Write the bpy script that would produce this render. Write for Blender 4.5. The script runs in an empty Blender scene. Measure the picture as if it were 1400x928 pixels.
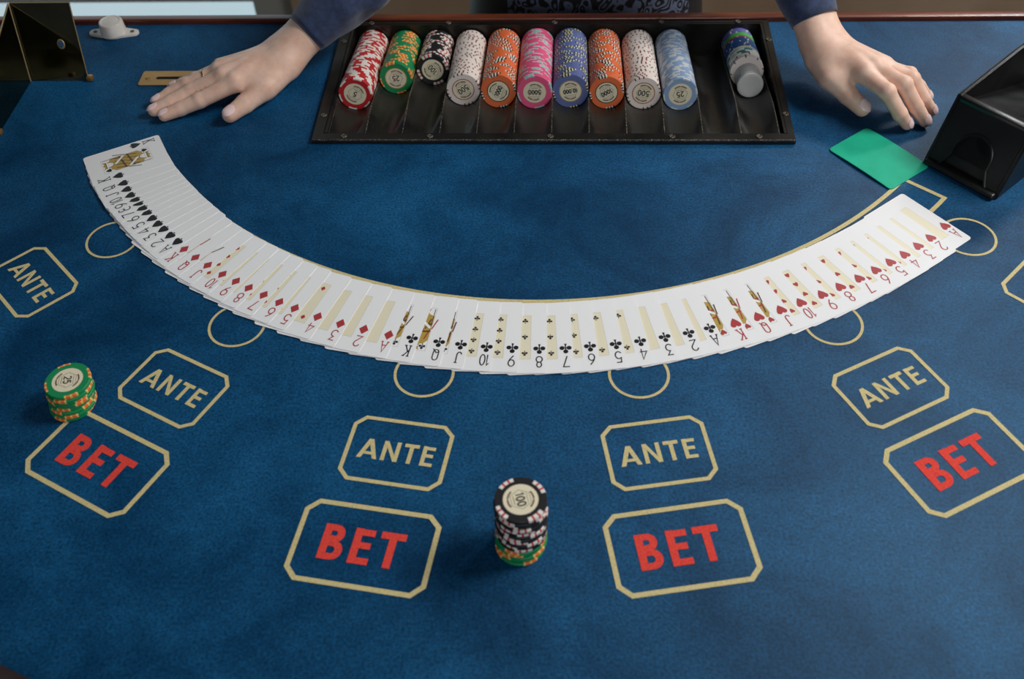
import bpy, bmesh, math, random
import numpy as np
from mathutils import Vector, Matrix

random.seed(7)
PI = math.pi
S = bpy.context.scene
COL = S.collection

# ------------------------------------------------------------------ camera
cam_d = bpy.data.cameras.new('camera')
cam = bpy.data.objects.new('camera', cam_d)
COL.objects.link(cam)
_R = Vector((0.9987, 0.0416, -0.0306)); _W = Vector((-0.0504, 0.6548, -0.7542)).normalized()
_U = _R.cross(_W).normalized(); _R = _W.cross(_U).normalized()
cam.matrix_world = Matrix(((_R.x, _U.x, -_W.x, 0), (_R.y, _U.y, -_W.y, 0), (_R.z, _U.z, -_W.z, .70), (0, 0, 0, 1)))
cam_d.sensor_width = 36.0
cam_d.lens = 35.0
cam_d.clip_start = .02
cam_d.dof.use_dof = True
cam_d.dof.focus_distance = 1.04
cam_d.dof.aperture_fstop = 6.3
S.camera = cam

# ------------------------------------------------------------------ world, lights, exposure
w = bpy.data.worlds.new('world'); S.world = w; w.use_nodes = True
w.node_tree.nodes['Background'].inputs[0].default_value = (.80, .90, 1.0, 1)
w.node_tree.nodes['Background'].inputs[1].default_value = .05
def area(name, loc, target, size, energy, color):
    d = bpy.data.lights.new(name, 'AREA'); d.shape = 'RECTANGLE'; d.size = size[0]; d.size_y = size[1]
    d.energy = energy; d.color = color
    o = bpy.data.objects.new(name, d); COL.objects.link(o); o.location = loc
    o.rotation_euler = (Vector(target) - Vector(loc)).to_track_quat('-Z', 'Y').to_euler()
    return o
area('assumed_key_light', (1.45, 1.05, 1.55), (.2, .8, 0), (.7, .7), 26, (1.0, .98, .95))  # unseen source assumed from shadow directions, moved to tune the felt's brightness
area('assumed_back_light', (1.30, 2.55, 1.10), (.3, .8, 0), (.9, .8), 62, (.93, .97, 1.0))  # assumed source out of view, added to brighten the felt at the far right
area('front_fill_light', (.5, -1.7, 1.05), (0, 1.0, 0), (1.2, .9), 13, (.96, .98, 1.0))  # added fill from the players' side to brighten the chip faces
S.view_settings.view_transform = 'Standard'
S.view_settings.look = 'None'
S.view_settings.exposure = 0.28
S.view_settings.gamma = 1.0
S.view_settings.use_curve_mapping = False

# ------------------------------------------------------------------ materials
def lin(r, g, b):
    f = lambda c: (c / 255 / 12.92) if c / 255 <= .04045 else ((c / 255 + .055) / 1.055) ** 2.4
    return (f(r), f(g), f(b), 1)
def mat(name, col, rough=.6, metal=0.0, **kw):
    m = bpy.data.materials.new(name); m.use_nodes = True
    b = m.node_tree.nodes['Principled BSDF']
    b.inputs['Base Color'].default_value = col if len(col) == 4 else lin(*col)
    b.inputs['Roughness'].default_value = rough; b.inputs['Metallic'].default_value = metal
    for k, v in kw.items(): b.inputs[k.replace('_', ' ')].default_value = v
    return m
def nodes(m): return m.node_tree.nodes, m.node_tree.links, m.node_tree.nodes['Principled BSDF']
def noise_col(m, c1, c2, scale, lo=.35, hi=.65, detail=4, rough=.6, bump=None, coord='Object', stretch=(1, 1, 1)):
    N, L, b = nodes(m)
    tc = N.new('ShaderNodeTexCoord'); mp = N.new('ShaderNodeMapping'); mp.inputs['Scale'].default_value = stretch
    L.new(tc.outputs[coord], mp.inputs[0])
    n = N.new('ShaderNodeTexNoise'); n.inputs['Scale'].default_value = scale; n.inputs['Detail'].default_value = detail
    n.inputs['Roughness'].default_value = rough
    L.new(mp.outputs[0], n.inputs['Vector'])
    r = N.new('ShaderNodeValToRGB'); r.color_ramp.elements[0].position = lo; r.color_ramp.elements[1].position = hi
    r.color_ramp.elements[0].color = c1; r.color_ramp.elements[1].color = c2
    L.new(n.outputs['Fac'], r.inputs[0]); L.new(r.outputs[0], b.inputs['Base Color'])
    if bump:
        n2 = N.new('ShaderNodeTexNoise'); n2.inputs['Scale'].default_value = bump[0]; n2.inputs['Detail'].default_value = 3
        L.new(mp.outputs[0], n2.inputs['Vector'])
        bp = N.new('ShaderNodeBump'); bp.inputs['Strength'].default_value = bump[1]; bp.inputs['Distance'].default_value = bump[2]
        L.new(n2.outputs['Fac'], bp.inputs['Height']); L.new(bp.outputs[0], b.inputs['Normal'])
    return r

M = {}
# felt: blue nap with brushed patches and fine grain
m = M['felt'] = mat('blue_felt', (20, 60, 98), .48, Sheen_Weight=.0, Specular_IOR_Level=.17)
m.node_tree.nodes['Principled BSDF'].inputs['Specular Tint'].default_value = (.62, .84, 1, 1)
N, L, b = nodes(m)
tc = N.new('ShaderNodeTexCoord')
n1 = N.new('ShaderNodeTexNoise'); n1.inputs['Scale'].default_value = 7; n1.inputs['Detail'].default_value = 6; n1.inputs['Roughness'].default_value = .62
n1.inputs['Distortion'].default_value = .6
n2 = N.new('ShaderNodeTexNoise'); n2.inputs['Scale'].default_value = 420; n2.inputs['Detail'].default_value = 2
n3 = N.new('ShaderNodeTexNoise'); n3.inputs['Scale'].default_value = 95; n3.inputs['Detail'].default_value = 3
mpf = N.new('ShaderNodeMapping'); mpf.inputs['Location'].default_value = (.37, 1.31, .2); L.new(tc.outputs['Object'], mpf.inputs[0])
for n in (n1, n2, n3): L.new(mpf.outputs[0], n.inputs['Vector'])
r1 = N.new('ShaderNodeValToRGB'); r1.color_ramp.elements[0].position = .36; r1.color_ramp.elements[1].position = .66
r1.color_ramp.elements[0].color = lin(3, 50, 84); r1.color_ramp.elements[1].color = lin(21, 79, 120)
L.new(n1.outputs['Fac'], r1.inputs[0])
mx = N.new('ShaderNodeMixRGB'); mx.blend_type = 'OVERLAY'; mx.inputs[0].default_value = 1.0
L.new(r1.outputs[0], mx.inputs[1]); L.new(n2.outputs['Fac'], mx.inputs[2])
mx2 = N.new('ShaderNodeMixRGB'); mx2.blend_type = 'OVERLAY'; mx2.inputs[0].default_value = .25
L.new(mx.outputs[0], mx2.inputs[1]); L.new(n3.outputs['Fac'], mx2.inputs[2]); L.new(mx2.outputs[0], b.inputs['Base Color'])
bp = N.new('ShaderNodeBump'); bp.inputs['Strength'].default_value = .25; bp.inputs['Distance'].default_value = .0004
# pile normal leaned to one side, set to shift the felt's highlight rightward
nap = N.new('ShaderNodeCombineXYZ'); nap.inputs[0].default_value = .12; nap.inputs[1].default_value = -.06; nap.inputs[2].default_value = .989
L.new(nap.outputs[0], bp.inputs['Normal'])
L.new(n2.outputs['Fac'], bp.inputs['Height']); L.new(bp.outputs[0], b.inputs['Normal'])

def print_mat(name, c, dark):
    m = mat(name, c, .9, Specular_IOR_Level=.15)
    noise_col(m, lin(*dark), lin(*c), 600, .25, .55, 2, bump=(600, .25, .0004))
    return m
M['gold_print'] = print_mat('pale_gold_print', (214, 200, 148), (190, 174, 116))
M['red_print'] = print_mat('red_print', (232, 78, 66), (208, 56, 50))
M['wood'] = mat('mahogany', (96, 44, 26), .32, Coat_Weight=.4)
noise_col(M['wood'], lin(72, 30, 18), lin(128, 64, 40), 14, .3, .7, 6, stretch=(.6, 8, 8), bump=(90, .1, .001))
M['leather'] = mat('dark_brown_leather', (48, 28, 22), .5)
noise_col(M['leather'], lin(30, 17, 14), lin(50, 30, 25), 40, bump=(300, .3, .001))
M['dark'] = mat('black_gap', (10, 10, 12), .8)
# worn black plastic of the tray with dust specks
def worn_black(name, base, rough, speck=.70, dust=(120, 116, 108)):
    m = mat(name, base, rough, Specular_IOR_Level=.5)
    N, L, b = nodes(m)
    tc = N.new('ShaderNodeTexCoord')
    a = N.new('ShaderNodeTexNoise'); a.inputs['Scale'].default_value = 900; a.inputs['Detail'].default_value = 2
    c = N.new('ShaderNodeTexNoise'); c.inputs['Scale'].default_value = 25; c.inputs['Detail'].default_value = 6
    for n in (a, c): L.new(tc.outputs['Object'], n.inputs['Vector'])
    ra = N.new('ShaderNodeValToRGB'); ra.color_ramp.elements[0].position = speck; ra.color_ramp.elements[1].position = speck + .06
    L.new(a.outputs['Fac'], ra.inputs[0])
    rc_ = N.new('ShaderNodeValToRGB'); rc_.color_ramp.elements[0].position = .35; rc_.color_ramp.elements[1].position = .75
    rc_.color_ramp.elements[0].color = lin(*base); rc_.color_ramp.elements[1].color = lin(*[min(255, int(v * 1.7 + 6)) for v in base])
    L.new(c.outputs['Fac'], rc_.inputs[0])
    x = N.new('ShaderNodeMixRGB'); L.new(ra.outputs[0], x.inputs[0]); L.new(rc_.outputs[0], x.inputs[1]); x.inputs[2].default_value = lin(*dust)
    L.new(x.outputs[0], b.inputs['Base Color'])
    rr = N.new('ShaderNodeMapRange'); rr.inputs[3].default_value = rough - .12; rr.inputs[4].default_value = rough + .2
    L.new(c.outputs['Fac'], rr.inputs[0]); L.new(rr.outputs[0], b.inputs['Roughness'])
    return m
M['tray'] = worn_black('worn_black_tray', (17, 16, 14), .30)
M['shoe'] = worn_black('black_shoe_plastic', (13, 13, 14), .30, .73, (70, 68, 62))
M['shoe_edge'] = worn_black('worn_lit_shoe_edge', (26, 25, 22), .4, .66, (120, 112, 96))
M['tray_edge'] = worn_black('worn_tray_edge', (40, 36, 31), .4, .56, (150, 140, 124))
M['brass'] = mat('brass_plate', (186, 140, 80), .36, .75)
noise_col(M['brass'], lin(176, 130, 72), lin(190, 144, 84), 30, stretch=(1, 3, 1))
M['gold'] = mat('gold_ring', (232, 196, 128), .2, 1.0)
M['screw'] = mat('dull_steel', (120, 116, 104), .4, .8)
M['white_plastic'] = mat('off_white_plastic', (216, 210, 202), .42)
noise_col(M['white_plastic'], lin(205, 198, 190), lin(224, 219, 212), 40)
# polished dark brass of the discard holder
M['mirror'] = mat('polished_dark_brass', (150, 142, 112), .07, 1.0)
noise_col(M['mirror'], lin(98, 96, 76), lin(116, 112, 90), 18)
M['amber_edge'] = mat('pale_brass_edge', (176, 156, 118), .35, .6)
# skin
m = M['skin'] = mat('skin', (222, 178, 156), .48, Subsurface_Weight=.25, Subsurface_Scale=.006, Specular_IOR_Level=.35)
m.node_tree.nodes['Principled BSDF'].inputs['Subsurface Radius'].default_value = (1, .35, .2)
noise_col(m, lin(224, 180, 158), lin(240, 206, 187), 55, .3, .7, 5, bump=(700, .18, .0006))
M['nail'] = mat('pale_pink_nail', (252, 220, 218), .22, Coat_Weight=.3)
M['shirt'] = mat('navy_shirt', (38, 54, 88), .85, Sheen_Weight=.3)
noise_col(M['shirt'], lin(30, 44, 74), lin(46, 64, 102), 120, bump=(900, .3, .0006))
# vest: damask scrolls on the front, plain black at the sides
m = M['vest'] = mat('damask_vest', (20, 22, 30), .5)
N, L, b = nodes(m)
tc = N.new('ShaderNodeTexCoord')
nz = N.new('ShaderNodeTexNoise'); nz.inputs['Scale'].default_value = 30; nz.inputs['Detail'].default_value = 1
L.new(tc.outputs['Object'], nz.inputs['Vector'])
vadd = N.new('ShaderNodeMixRGB'); vadd.blend_type = 'ADD'; vadd.inputs[0].default_value = .055
L.new(tc.outputs['Object'], vadd.inputs[1]); L.new(nz.outputs['Color'], vadd.inputs[2])
wv = N.new('ShaderNodeTexWave'); wv.wave_type = 'RINGS'; wv.rings_direction = 'SPHERICAL'
vor = N.new('ShaderNodeTexVoronoi'); vor.inputs['Scale'].default_value = 52
L.new(vadd.outputs[0], vor.inputs['Vector'])
mth = N.new('ShaderNodeMath'); mth.operation = 'MULTIPLY'; mth.inputs[1].default_value = 16; L.new(vor.outputs['Distance'], mth.inputs[0])
sn = N.new('ShaderNodeMath'); sn.operation = 'SINE'; L.new(mth.outputs[0], sn.inputs[0])
rp = N.new('ShaderNodeValToRGB'); rp.color_ramp.elements[0].position = .42; rp.color_ramp.elements[1].position = .58
rp.color_ramp.elements[0].color = lin(16, 18, 26); rp.color_ramp.elements[1].color = lin(92, 104, 128)
mr = N.new('ShaderNodeMapRange'); mr.inputs[1].default_value = -1; mr.inputs[2].default_value = 1; L.new(sn.outputs[0], mr.inputs[0]); L.new(mr.outputs[0], rp.inputs[0])
sx = N.new('ShaderNodeSeparateXYZ'); L.new(tc.outputs['Object'], sx.inputs[0])
sb = N.new('ShaderNodeMath'); sb.operation = 'SUBTRACT'; sb.inputs[1].default_value = .045; L.new(sx.outputs['X'], sb.inputs[0])
ab = N.new('ShaderNodeMath'); ab.operation = 'ABSOLUTE'; L.new(sb.outputs[0], ab.inputs[0])
lt = N.new('ShaderNodeMath'); lt.operation = 'LESS_THAN'; lt.inputs[1].default_value = .125; L.new(ab.outputs[0], lt.inputs[0])
mv = N.new('ShaderNodeMixRGB'); mv.inputs[1].default_value = lin(18, 18, 24); L.new(lt.outputs[0], mv.inputs[0]); L.new(rp.outputs[0], mv.inputs[2])
L.new(mv.outputs[0], b.inputs['Base Color'])
M['trousers'] = mat('black_trousers', (20, 20, 24), .8)
M['floor'] = mat('grey_brown_carpet', (150, 138, 124), .9)
noise_col(M['floor'], lin(140, 128, 114), lin(166, 154, 140), 3, bump=(200, .3, .002))
M['wall'] = mat('taupe_wall', (150, 140, 126), .85)
noise_col(M['wall'], lin(142, 120, 98), lin(164, 143, 122), 2.5)
M['frame'] = mat('grey_window_frame', (150, 152, 150), .5)
m = M['daylight'] = mat('daylight_pane', (200, 220, 230), .2)
bb = m.node_tree.nodes['Principled BSDF']; bb.inputs['Emission Color'].default_value = lin(200, 226, 236); bb.inputs['Emission Strength'].default_value = .58
# cards
M['card'] = mat('card_white', (244, 244, 245), .6, Specular_IOR_Level=.3)
M['panel'] = mat('card_cream_panel', (240, 232, 204), .45)
M['c_black'] = mat('card_black_ink', (22, 20, 24), .45)
M['c_red'] = mat('card_red_ink', (176, 58, 60), .45)
M['c_gold'] = mat('card_gold_ink', (186, 156, 74), .45)
M['c_brown'] = mat('card_brown_ink', (92, 60, 40), .45)
M['c_grey'] = mat('card_grey_line', (186, 186, 180), .45)
CARD_M = [M[k] for k in ('card', 'panel', 'c_black', 'c_red', 'c_gold', 'c_brown', 'c_grey')]
M['green_card'] = mat('green_plastic_card', (26, 170, 118), .6, Specular_IOR_Level=.25)
noise_col(M['green_card'], lin(18, 170, 134), lin(26, 184, 146), 30)
def chip_mat(n, c): return mat('chip_' + n, c, .5)
CM = {k: chip_mat(k, v) for k, v in dict(red=(196, 28, 36), white=(236, 230, 222), green=(12, 140, 82), orange_spot=(240, 120, 50), yellow_spot=(244, 206, 120),
      black=(22, 22, 26), crimson=(200, 50, 56), ivory=(240, 228, 219), maroon=(134, 44, 40), grey_brown=(92, 72, 66), orange=(232, 112, 60), spot_black=(24, 26, 30),
      spot_white=(232, 232, 220), pink=(238, 90, 136), mint=(150, 206, 200), pale_pink=(240, 180, 200), violet=(98, 112, 168), cream=(224, 222, 176),
      sky=(140, 168, 204), pale=(206, 212, 216), lime=(84, 186, 84), royal=(24, 84, 150), lilac=(104, 106, 176), teal=(20, 120, 124), inlay=(238, 228, 198), inlay_gold=(190, 166, 100),
      ink=(44, 40, 38), inlay_brown=(110, 84, 60), inlay_grey=(160, 156, 140), rose=(178, 70, 70)).items()}
M['clear'] = mat('clear_acrylic', (240, 240, 238), .10, Transmission_Weight=.45, IOR=1.4)

# ------------------------------------------------------------------ object helpers
def new_mesh_obj(name, verts, faces, mats, parent=None, mi=None, smooth=False, sharp=None):
    me = bpy.data.meshes.new(name)
    me.from_pydata([tuple(v) for v in verts], [], [tuple(f) for f in faces])
    for m_ in (mats if isinstance(mats, (list, tuple)) else [mats]): me.materials.append(m_)
    if mi is not None: me.polygons.foreach_set('material_index', mi)
    if smooth:
        me.polygons.foreach_set('use_smooth', [True] * len(me.polygons))
        if sharp: me.set_sharp_from_angle(angle=math.radians(sharp))
    me.update()
    o = bpy.data.objects.new(name, me); COL.objects.link(o)
    if parent: o.parent = parent
    return o
def bm_obj(name, bm, mats, parent=None, smooth=None):
    bmesh.ops.recalc_face_normals(bm, faces=bm.faces)
    me = bpy.data.meshes.new(name); bm.to_mesh(me); bm.free()
    for m_ in (mats if isinstance(mats, (list, tuple)) else [mats]): me.materials.append(m_)
    if smooth:
        me.polygons.foreach_set('use_smooth', [True] * len(me.polygons)); me.set_sharp_from_angle(angle=math.radians(smooth))
    o = bpy.data.objects.new(name, me); COL.objects.link(o)
    if parent: o.parent = parent
    return o
def tag(o, label=None, cat=None, group=None, kind=None):
    if label: o['label'] = label
    if cat: o['category'] = cat
    if group: o['group'] = group
    if kind: o['kind'] = kind
    return o
def thing(name, label, cat, mw=None, group=None):
    o = bpy.data.objects.new(name, None); COL.objects.link(o); o.empty_display_size = .02
    if mw is not None: o.matrix_world = mw
    return tag(o, label, cat, group)
def frame(X, Y, Z, P):
    return Matrix(((X[0], Y[0], Z[0], P[0]), (X[1], Y[1], Z[1], P[1]), (X[2], Y[2], Z[2], P[2]), (0, 0, 0, 1)))
def TR(x, y, z, rz=0): return Matrix.Translation((x, y, z)) @ Matrix.Rotation(rz, 4, 'Z')
def add_box(bm, x0, x1, y0, y1, z0, z1, bev=0, seg=2):
    r = bmesh.ops.create_cube(bm, size=1.0)
    bmesh.ops.scale(bm, vec=(x1 - x0, y1 - y0, z1 - z0), verts=r['verts'])
    bmesh.ops.translate(bm, vec=((x0 + x1) / 2, (y0 + y1) / 2, (z0 + z1) / 2), verts=r['verts'])
    if bev:
        ed = list({e for v in r['verts'] for e in v.link_edges})
        bmesh.ops.bevel(bm, geom=ed, offset=bev, segments=seg, affect='EDGES', profile=.5)
def prism(bm, pts, z0, z1):
    vs = [bm.verts.new((p[0], p[1], z1)) for p in pts]; f = bm.faces.new(vs)
    r = bmesh.ops.extrude_face_region(bm, geom=[f])
    bmesh.ops.translate(bm, vec=(0, 0, z0 - z1), verts=[e for e in r['geom'] if isinstance(e, bmesh.types.BMVert)])
def arc(cx, cy, rx, ry, a0, a1, n=10):
    return [(cx + rx * math.cos(math.radians(a0 + (a1 - a0) * i / n)), cy + ry * math.sin(math.radians(a0 + (a1 - a0) * i / n))) for i in range(n + 1)]
def rrect(w_, h_, r, n=5):
    p = []
    for sx_, sy_, a in ((1, 1, 0), (-1, 1, 90), (-1, -1, 180), (1, -1, 270)):
        p += arc(sx_ * (w_ / 2 - r), sy_ * (h_ / 2 - r), r, r, a, a + 90, n)
    return p
def lathe(prof, n=32, cap=True):
    V, Fc = [], []
    for (r, z) in prof:
        for i in range(n): V.append((r * math.cos(2 * PI * i / n), r * math.sin(2 * PI * i / n), z))
    for j in range(len(prof) - 1):
        for i in range(n): Fc.append((j * n + i, j * n + (i + 1) % n, (j + 1) * n + (i + 1) % n, (j + 1) * n + i))
    if cap:
        Fc.append(tuple(range(n))[::-1]); Fc.append(tuple((len(prof) - 1) * n + i for i in range(n)))
    return V, Fc

class Ink:
    """flat print: polygons with a material index at small heights"""
    def __init__(s): s.v, s.f, s.m = [], [], []
    def poly(s, pts, mi, z):
        b0 = len(s.v); z = z + (len(s.f) % 8) * 3e-6; s.v += [(p[0], p[1], z) for p in pts]; s.f.append(tuple(range(b0, b0 + len(pts)))); s.m.append(mi)
    def stroke(s, pts, wd, mi, z, closed=False):
        n = len(pts); P = [Vector(p) for p in pts]
        off = []
        for i in range(n):
            a = P[i - 1] if (i > 0 or closed) else None; c = P[(i + 1) % n] if (i < n - 1 or closed) else None
            d1 = (P[i] - a).normalized() if a is not None and (P[i] - a).length > 1e-9 else None
            d2 = (c - P[i]).normalized() if c is not None and (c - P[i]).length > 1e-9 else None
            d1 = d1 or d2; d2 = d2 or d1
            n1_ = Vector((-d1.y, d1.x)); n2_ = Vector((-d2.y, d2.x)); mm = (n1_ + n2_)
            if mm.length < .2: mm = n1_.copy(); k = 1
            else:
                mm.normalize(); k = min(1.8, 1 / max(.3, mm.dot(n1_)))
            off.append(mm * k * wd / 2)
        for i in range(n if closed else n - 1):
            j = (i + 1) % n
            s.poly([P[i] + off[i], P[i] - off[i], P[j] - off[j], P[j] + off[j]], mi, z)
    def disc(s, cx, cy, r, mi, z, n=14): s.poly(arc(cx, cy, r, r, 0, 360 - 360 / n, n - 1), mi, z)

# monoline characters (box about .62 wide, 1 high)
el = lambda cx, cy, rx, ry: [arc(cx, cy, rx, ry, 0, 345, 23), True]
GL = {
 '0': [el(.31, .5, .29, .5)], '1': [[[(.12, .80), (.34, 1), (.34, 0)], False]],
 '2': [[arc(.31, .72, .28, .28, 165, -38, 10) + [(.02, 0), (.62, 0)], False]],
 '3': [[[(.06, 1), (.55, 1), (.25, .62)] + arc(.28, .31, .30, .31, 85, -150, 10), False]],
 '4': [[[(.47, 0), (.47, 1), (0, .28), (.64, .28)], False]],
 '5': [[[(.56, 1), (.12, 1), (.07, .58)] + arc(.28, .33, .30, .33, 125, -150, 10), False]],
 '6': [el(.31, .30, .28, .30), [[(.48, 1), (.18, .68), (.04, .38)], False]],
 '7': [[[(.02, 1), (.60, 1), (.22, 0)], False]],
 '8': [el(.31, .76, .22, .24), el(.31, .27, .28, .27)],
 '9': [el(.31, .70, .28, .30), [[(.14, 0), (.44, .32), (.58, .62)], False]],
 'A': [[[(.04, 0), (.33, 1), (.62, 0)], False], [[(.15, .34), (.51, .34)], False], [[(-.06, 0), (.15, 0)], False], [[(.51, 0), (.72, 0)], False]],
 'J': [[[(.46, 1), (.46, .24)] + arc(.25, .24, .21, .24, 0, -170, 8), False], [[(.32, 1), (.62, 1)], False]],
 'Q': [[[(.06, .3), (.06, .7)] + arc(.31, .74, .25, .26, 170, 10, 8) + [(.56, .7), (.56, .3)] + arc(.31, .24, .25, .24, 0, -180, 8), True], [[(.10, .22), (.30, .30), (.66, -.06)], False]],
 'K': [[[(.14, 0), (.14, 1)], False], [[(.58, 1), (.14, .42)], False], [[(.27, .58), (.60, 0)], False], [[(.02, 0), (.28, 0)], False], [[(.02, 1), (.28, 1)], False], [[(.46, 0), (.72, 0)], False], [[(.46, 1), (.70, 1)], False]],
 ',': [[[(.1, .05), (.02, -.15)], False]],
}
def text(ink, s, cx, cy, h, wd, mi, z, rot=0, sq=1.0, adv=.86):
    ws = [(.40 if c == '1' else .2 if c == ',' else .62) for c in s]; gap = adv - .62
    tot = sum(ws) + gap * (len(s) - 1); x = -tot / 2
    c_, s_ = math.cos(rot), math.sin(rot)
    for ch, wc in zip(s, ws):
        for pts, cl in GL[ch]:
            q = []
            for (px, py) in pts:
                X = (x + px - (.06 if ch == '1' else 0)) * h * sq; Y = (py - .5) * h
                q.append((cx + X * c_ - Y * s_, cy + X * s_ + Y * c_))
            ink.stroke(q, wd, mi, z, cl)
        x += wc + gap
def pip(ink, suit, cx, cy, sz, mi, z, flip=1):
    P = lambda pts: [(cx + flip * px * sz, cy + flip * py * sz) for px, py in pts]
    if suit == 'diamonds': ink.poly(P([(0, .55), (-.42, 0), (0, -.55), (.42, 0)]), mi, z)
    elif suit == 'clubs':
        for dx, dy in ((0, .30), (-.29, -.08), (.29, -.08)): ink.poly(P(arc(dx, dy, .215, .215, 0, 330, 11)), mi, z)
        ink.poly(P([(-.05, .2), (-.07, -.2), (.07, -.2), (.05, .2)]), mi, z); ink.poly(P([(0, .0), (-.10, -.54), (.10, -.54)]), mi, z)
    else:
        g = 1 if suit == 'hearts' else -1
        H = lambda pts: P([(px, g * py + (0 if g > 0 else .03)) for px, py in pts])
        ink.poly(H(arc(-.22, .24, .245, .25, 0, 330, 11)), mi, z); ink.poly(H(arc(.22, .24, .245, .25, 0, 330, 11)), mi, z)
        ink.poly(H([(-.445, .16), (-.30, -.14), (0, -.52), (.30, -.14), (.445, .16), (0, .30)]), mi, z)
        if g < 0: ink.poly(P([(0, -.12), (-.09, -.58), (.09, -.58)]), mi, z)

# ------------------------------------------------------------------ setting: floor, back wall, window
def slab(name, x0, x1, y0, y1, z0, z1, m_, bev=0, parent=None):
    bm = bmesh.new(); add_box(bm, x0, x1, y0, y1, z0, z1, bev); return bm_obj(name, bm, m_, parent)
FLOOR = -.90
tag(slab('floor', -4, 4, -2.5, 2.46, FLOOR - .05, FLOOR, M['floor']), kind='structure', label='grey brown carpet floor behind the table')
# wall with a window opening at the left: x -2.6..-.74, z -.86..1.25
WX0, WX1, WZ0, WZ1 = -2.6, -.735, -.86, 1.25
bm = bmesh.new()
add_box(bm, WX1, 4, 2.4, 2.5, FLOOR, 1.9); add_box(bm, -4, WX0, 2.4, 2.5, FLOOR, 1.9)
add_box(bm, WX0, WX1, 2.4, 2.5, FLOOR, WZ0); add_box(bm, WX0, WX1, 2.4, 2.5, WZ1, 1.9)
tag(bm_obj('wall_back', bm, M['wall']), kind='structure', label='taupe wall behind the dealer')
win = bpy.data.objects.new('window_1', None); COL.objects.link(win); tag(win, 'bright low window beyond the table at the upper left', kind='structure')
slab('window_frame', WX0, WX1, 2.42, 2.47, -.708, -.698, M['frame'], parent=win)
slab('window_frame', -.845, WX1, 2.42, 2.46, WZ0, -.708, M['frame'], parent=win)
slab('window_frame', -1.75, -1.69, 2.42, 2.46, WZ0, WZ1, M['frame'], parent=win)
slab('window_pane', WX0, WX1, 2.474, 2.482, WZ0, WZ1, M['daylight'], parent=win)

# ------------------------------------------------------------------ table
AX, AY = -.0327, 1.1697          # centre of the printed layout and of the half-moon table
RT, YB = .970, 1.1475
TX0, TX1, TY0, TY1 = -.2865, .2555, .8985, 1.1425   # chip tray outer rim
table = thing('casino_table', 'half-moon card table with blue felt and mahogany back edge', 'table')
hx0, hx1, hy0, hy1 = TX0 + .008, TX1 - .008, TY0 + .008, TY1 - .006
a0 = math.degrees(math.asin((AY - YB) / RT))
bm = bmesh.new()
ring = [(AX + RT * math.cos(math.radians(t)), AY + RT * math.sin(math.radians(t))) for t in np.linspace(180 + a0, 360 - a0, 121)]
def F2(pts): return bm.faces.new([vcache(p) for p in pts])
_vc = {}
def vcache(p):
    k = (round(p[0], 6), round(p[1], 6))
    if k not in _vc: _vc[k] = bm.verts.new((p[0], p[1], 0))
    return _vc[k]
left = [p for p in ring if p[0] < hx0]; right = [p for p in ring if p[0] > hx1]; mid = [p for p in ring if hx0 <= p[0] <= hx1]
yl = AY - math.sqrt(RT ** 2 - (hx0 - AX) ** 2); yr = AY - math.sqrt(RT ** 2 - (hx1 - AX) ** 2)
F2(left + [(hx0, yl), (hx0, hy0), (hx0, hy1), (hx0, YB)])
F2([(hx0, yl)] + mid + [(hx1, yr), (hx1, hy0), (hx0, hy0)])
F2([(hx1, yr)] + right + [(hx1, YB), (hx1, hy1), (hx1, hy0)])
F2([(hx0, hy1), (hx1, hy1), (hx1, YB), (hx0, YB)])
bmesh.ops.recalc_face_normals(bm, faces=bm.faces)
r = bmesh.ops.extrude_face_region(bm, geom=list(bm.faces))
bmesh.ops.translate(bm, vec=(0, 0, -.006), verts=[e for e in r['geom'] if isinstance(e, bmesh.types.BMVert)])
felt = bm_obj('felt', bm, M['felt'], table)
# wooden back edge with a groove in front, its shade put in as a black strip
bm = bmesh.new(); add_box(bm, AX - 1.05, AX + 1.05, YB + .0022, YB + .0150, -.05, .0055, .0022, 3); bm_obj('back_edge', bm, M['wood'], table, 40)
bm = bmesh.new(); add_box(bm, AX - 1.05, AX + 1.05, YB - .001, YB + .0035, -.03, -.001); bm_obj('groove', bm, M['dark'], table)
# padded arm rest round the players' side
V, Fc = [], []
nA, nB = 96, 14
for i in range(nA + 1):
    t = PI + PI * i / nA
    for j in range(nB):
        q = 2 * PI * j / nB; rr = RT + .042 + .042 * math.cos(q); zz = -.004 + .028 * math.sin(q)
        V.append((AX + rr * math.cos(t), YB + .012 + rr * math.sin(t) * ((RT + .042 - (AY - YB)) / (RT + .042)), zz))
for i in range(nA):
    for j in range(nB): Fc.append((i * nB + j, i * nB + (j + 1) % nB, (i + 1) * nB + (j + 1) % nB, (i + 1) * nB + j))
new_mesh_obj('arm_rest', V, Fc, M['leather'], table, smooth=True)
# under-frame and legs
bm = bmesh.new(); prism(bm, [(AX + .9 * math.cos(t), AY - .05 + .9 * math.sin(t)) for t in np.linspace(PI, 2 * PI, 40)], -.13, -.10); bm_obj('under_board', bm, M['wood'], table)
for lx, ly in ((-.55, .95), (.5, .95), (-.03, .55)):
    V, Fc = lathe([(.03, FLOOR), (.03, -.5), (.045, -.13)], 16); o = new_mesh_obj('leg', V, Fc, M['wood'], table, smooth=True, sharp=40); o.location = (lx, ly, 0)

ZP = .00035
def printed(name, ink, m_, label, mw=None):
    o = new_mesh_obj(name, ink.v, ink.f, m_, felt); o['label'] = label
    if mw is not None: o.matrix_local = mw
    return o
def octagon(w_, h_, c): return [(-w_/2 + c, h_/2), (w_/2 - c, h_/2), (w_/2, h_/2 - c), (w_/2, -h_/2 + c), (w_/2 - c, -h_/2), (-w_/2 + c, -h_/2), (-w_/2, -h_/2 + c), (-w_/2, h_/2 - c)]
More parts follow.
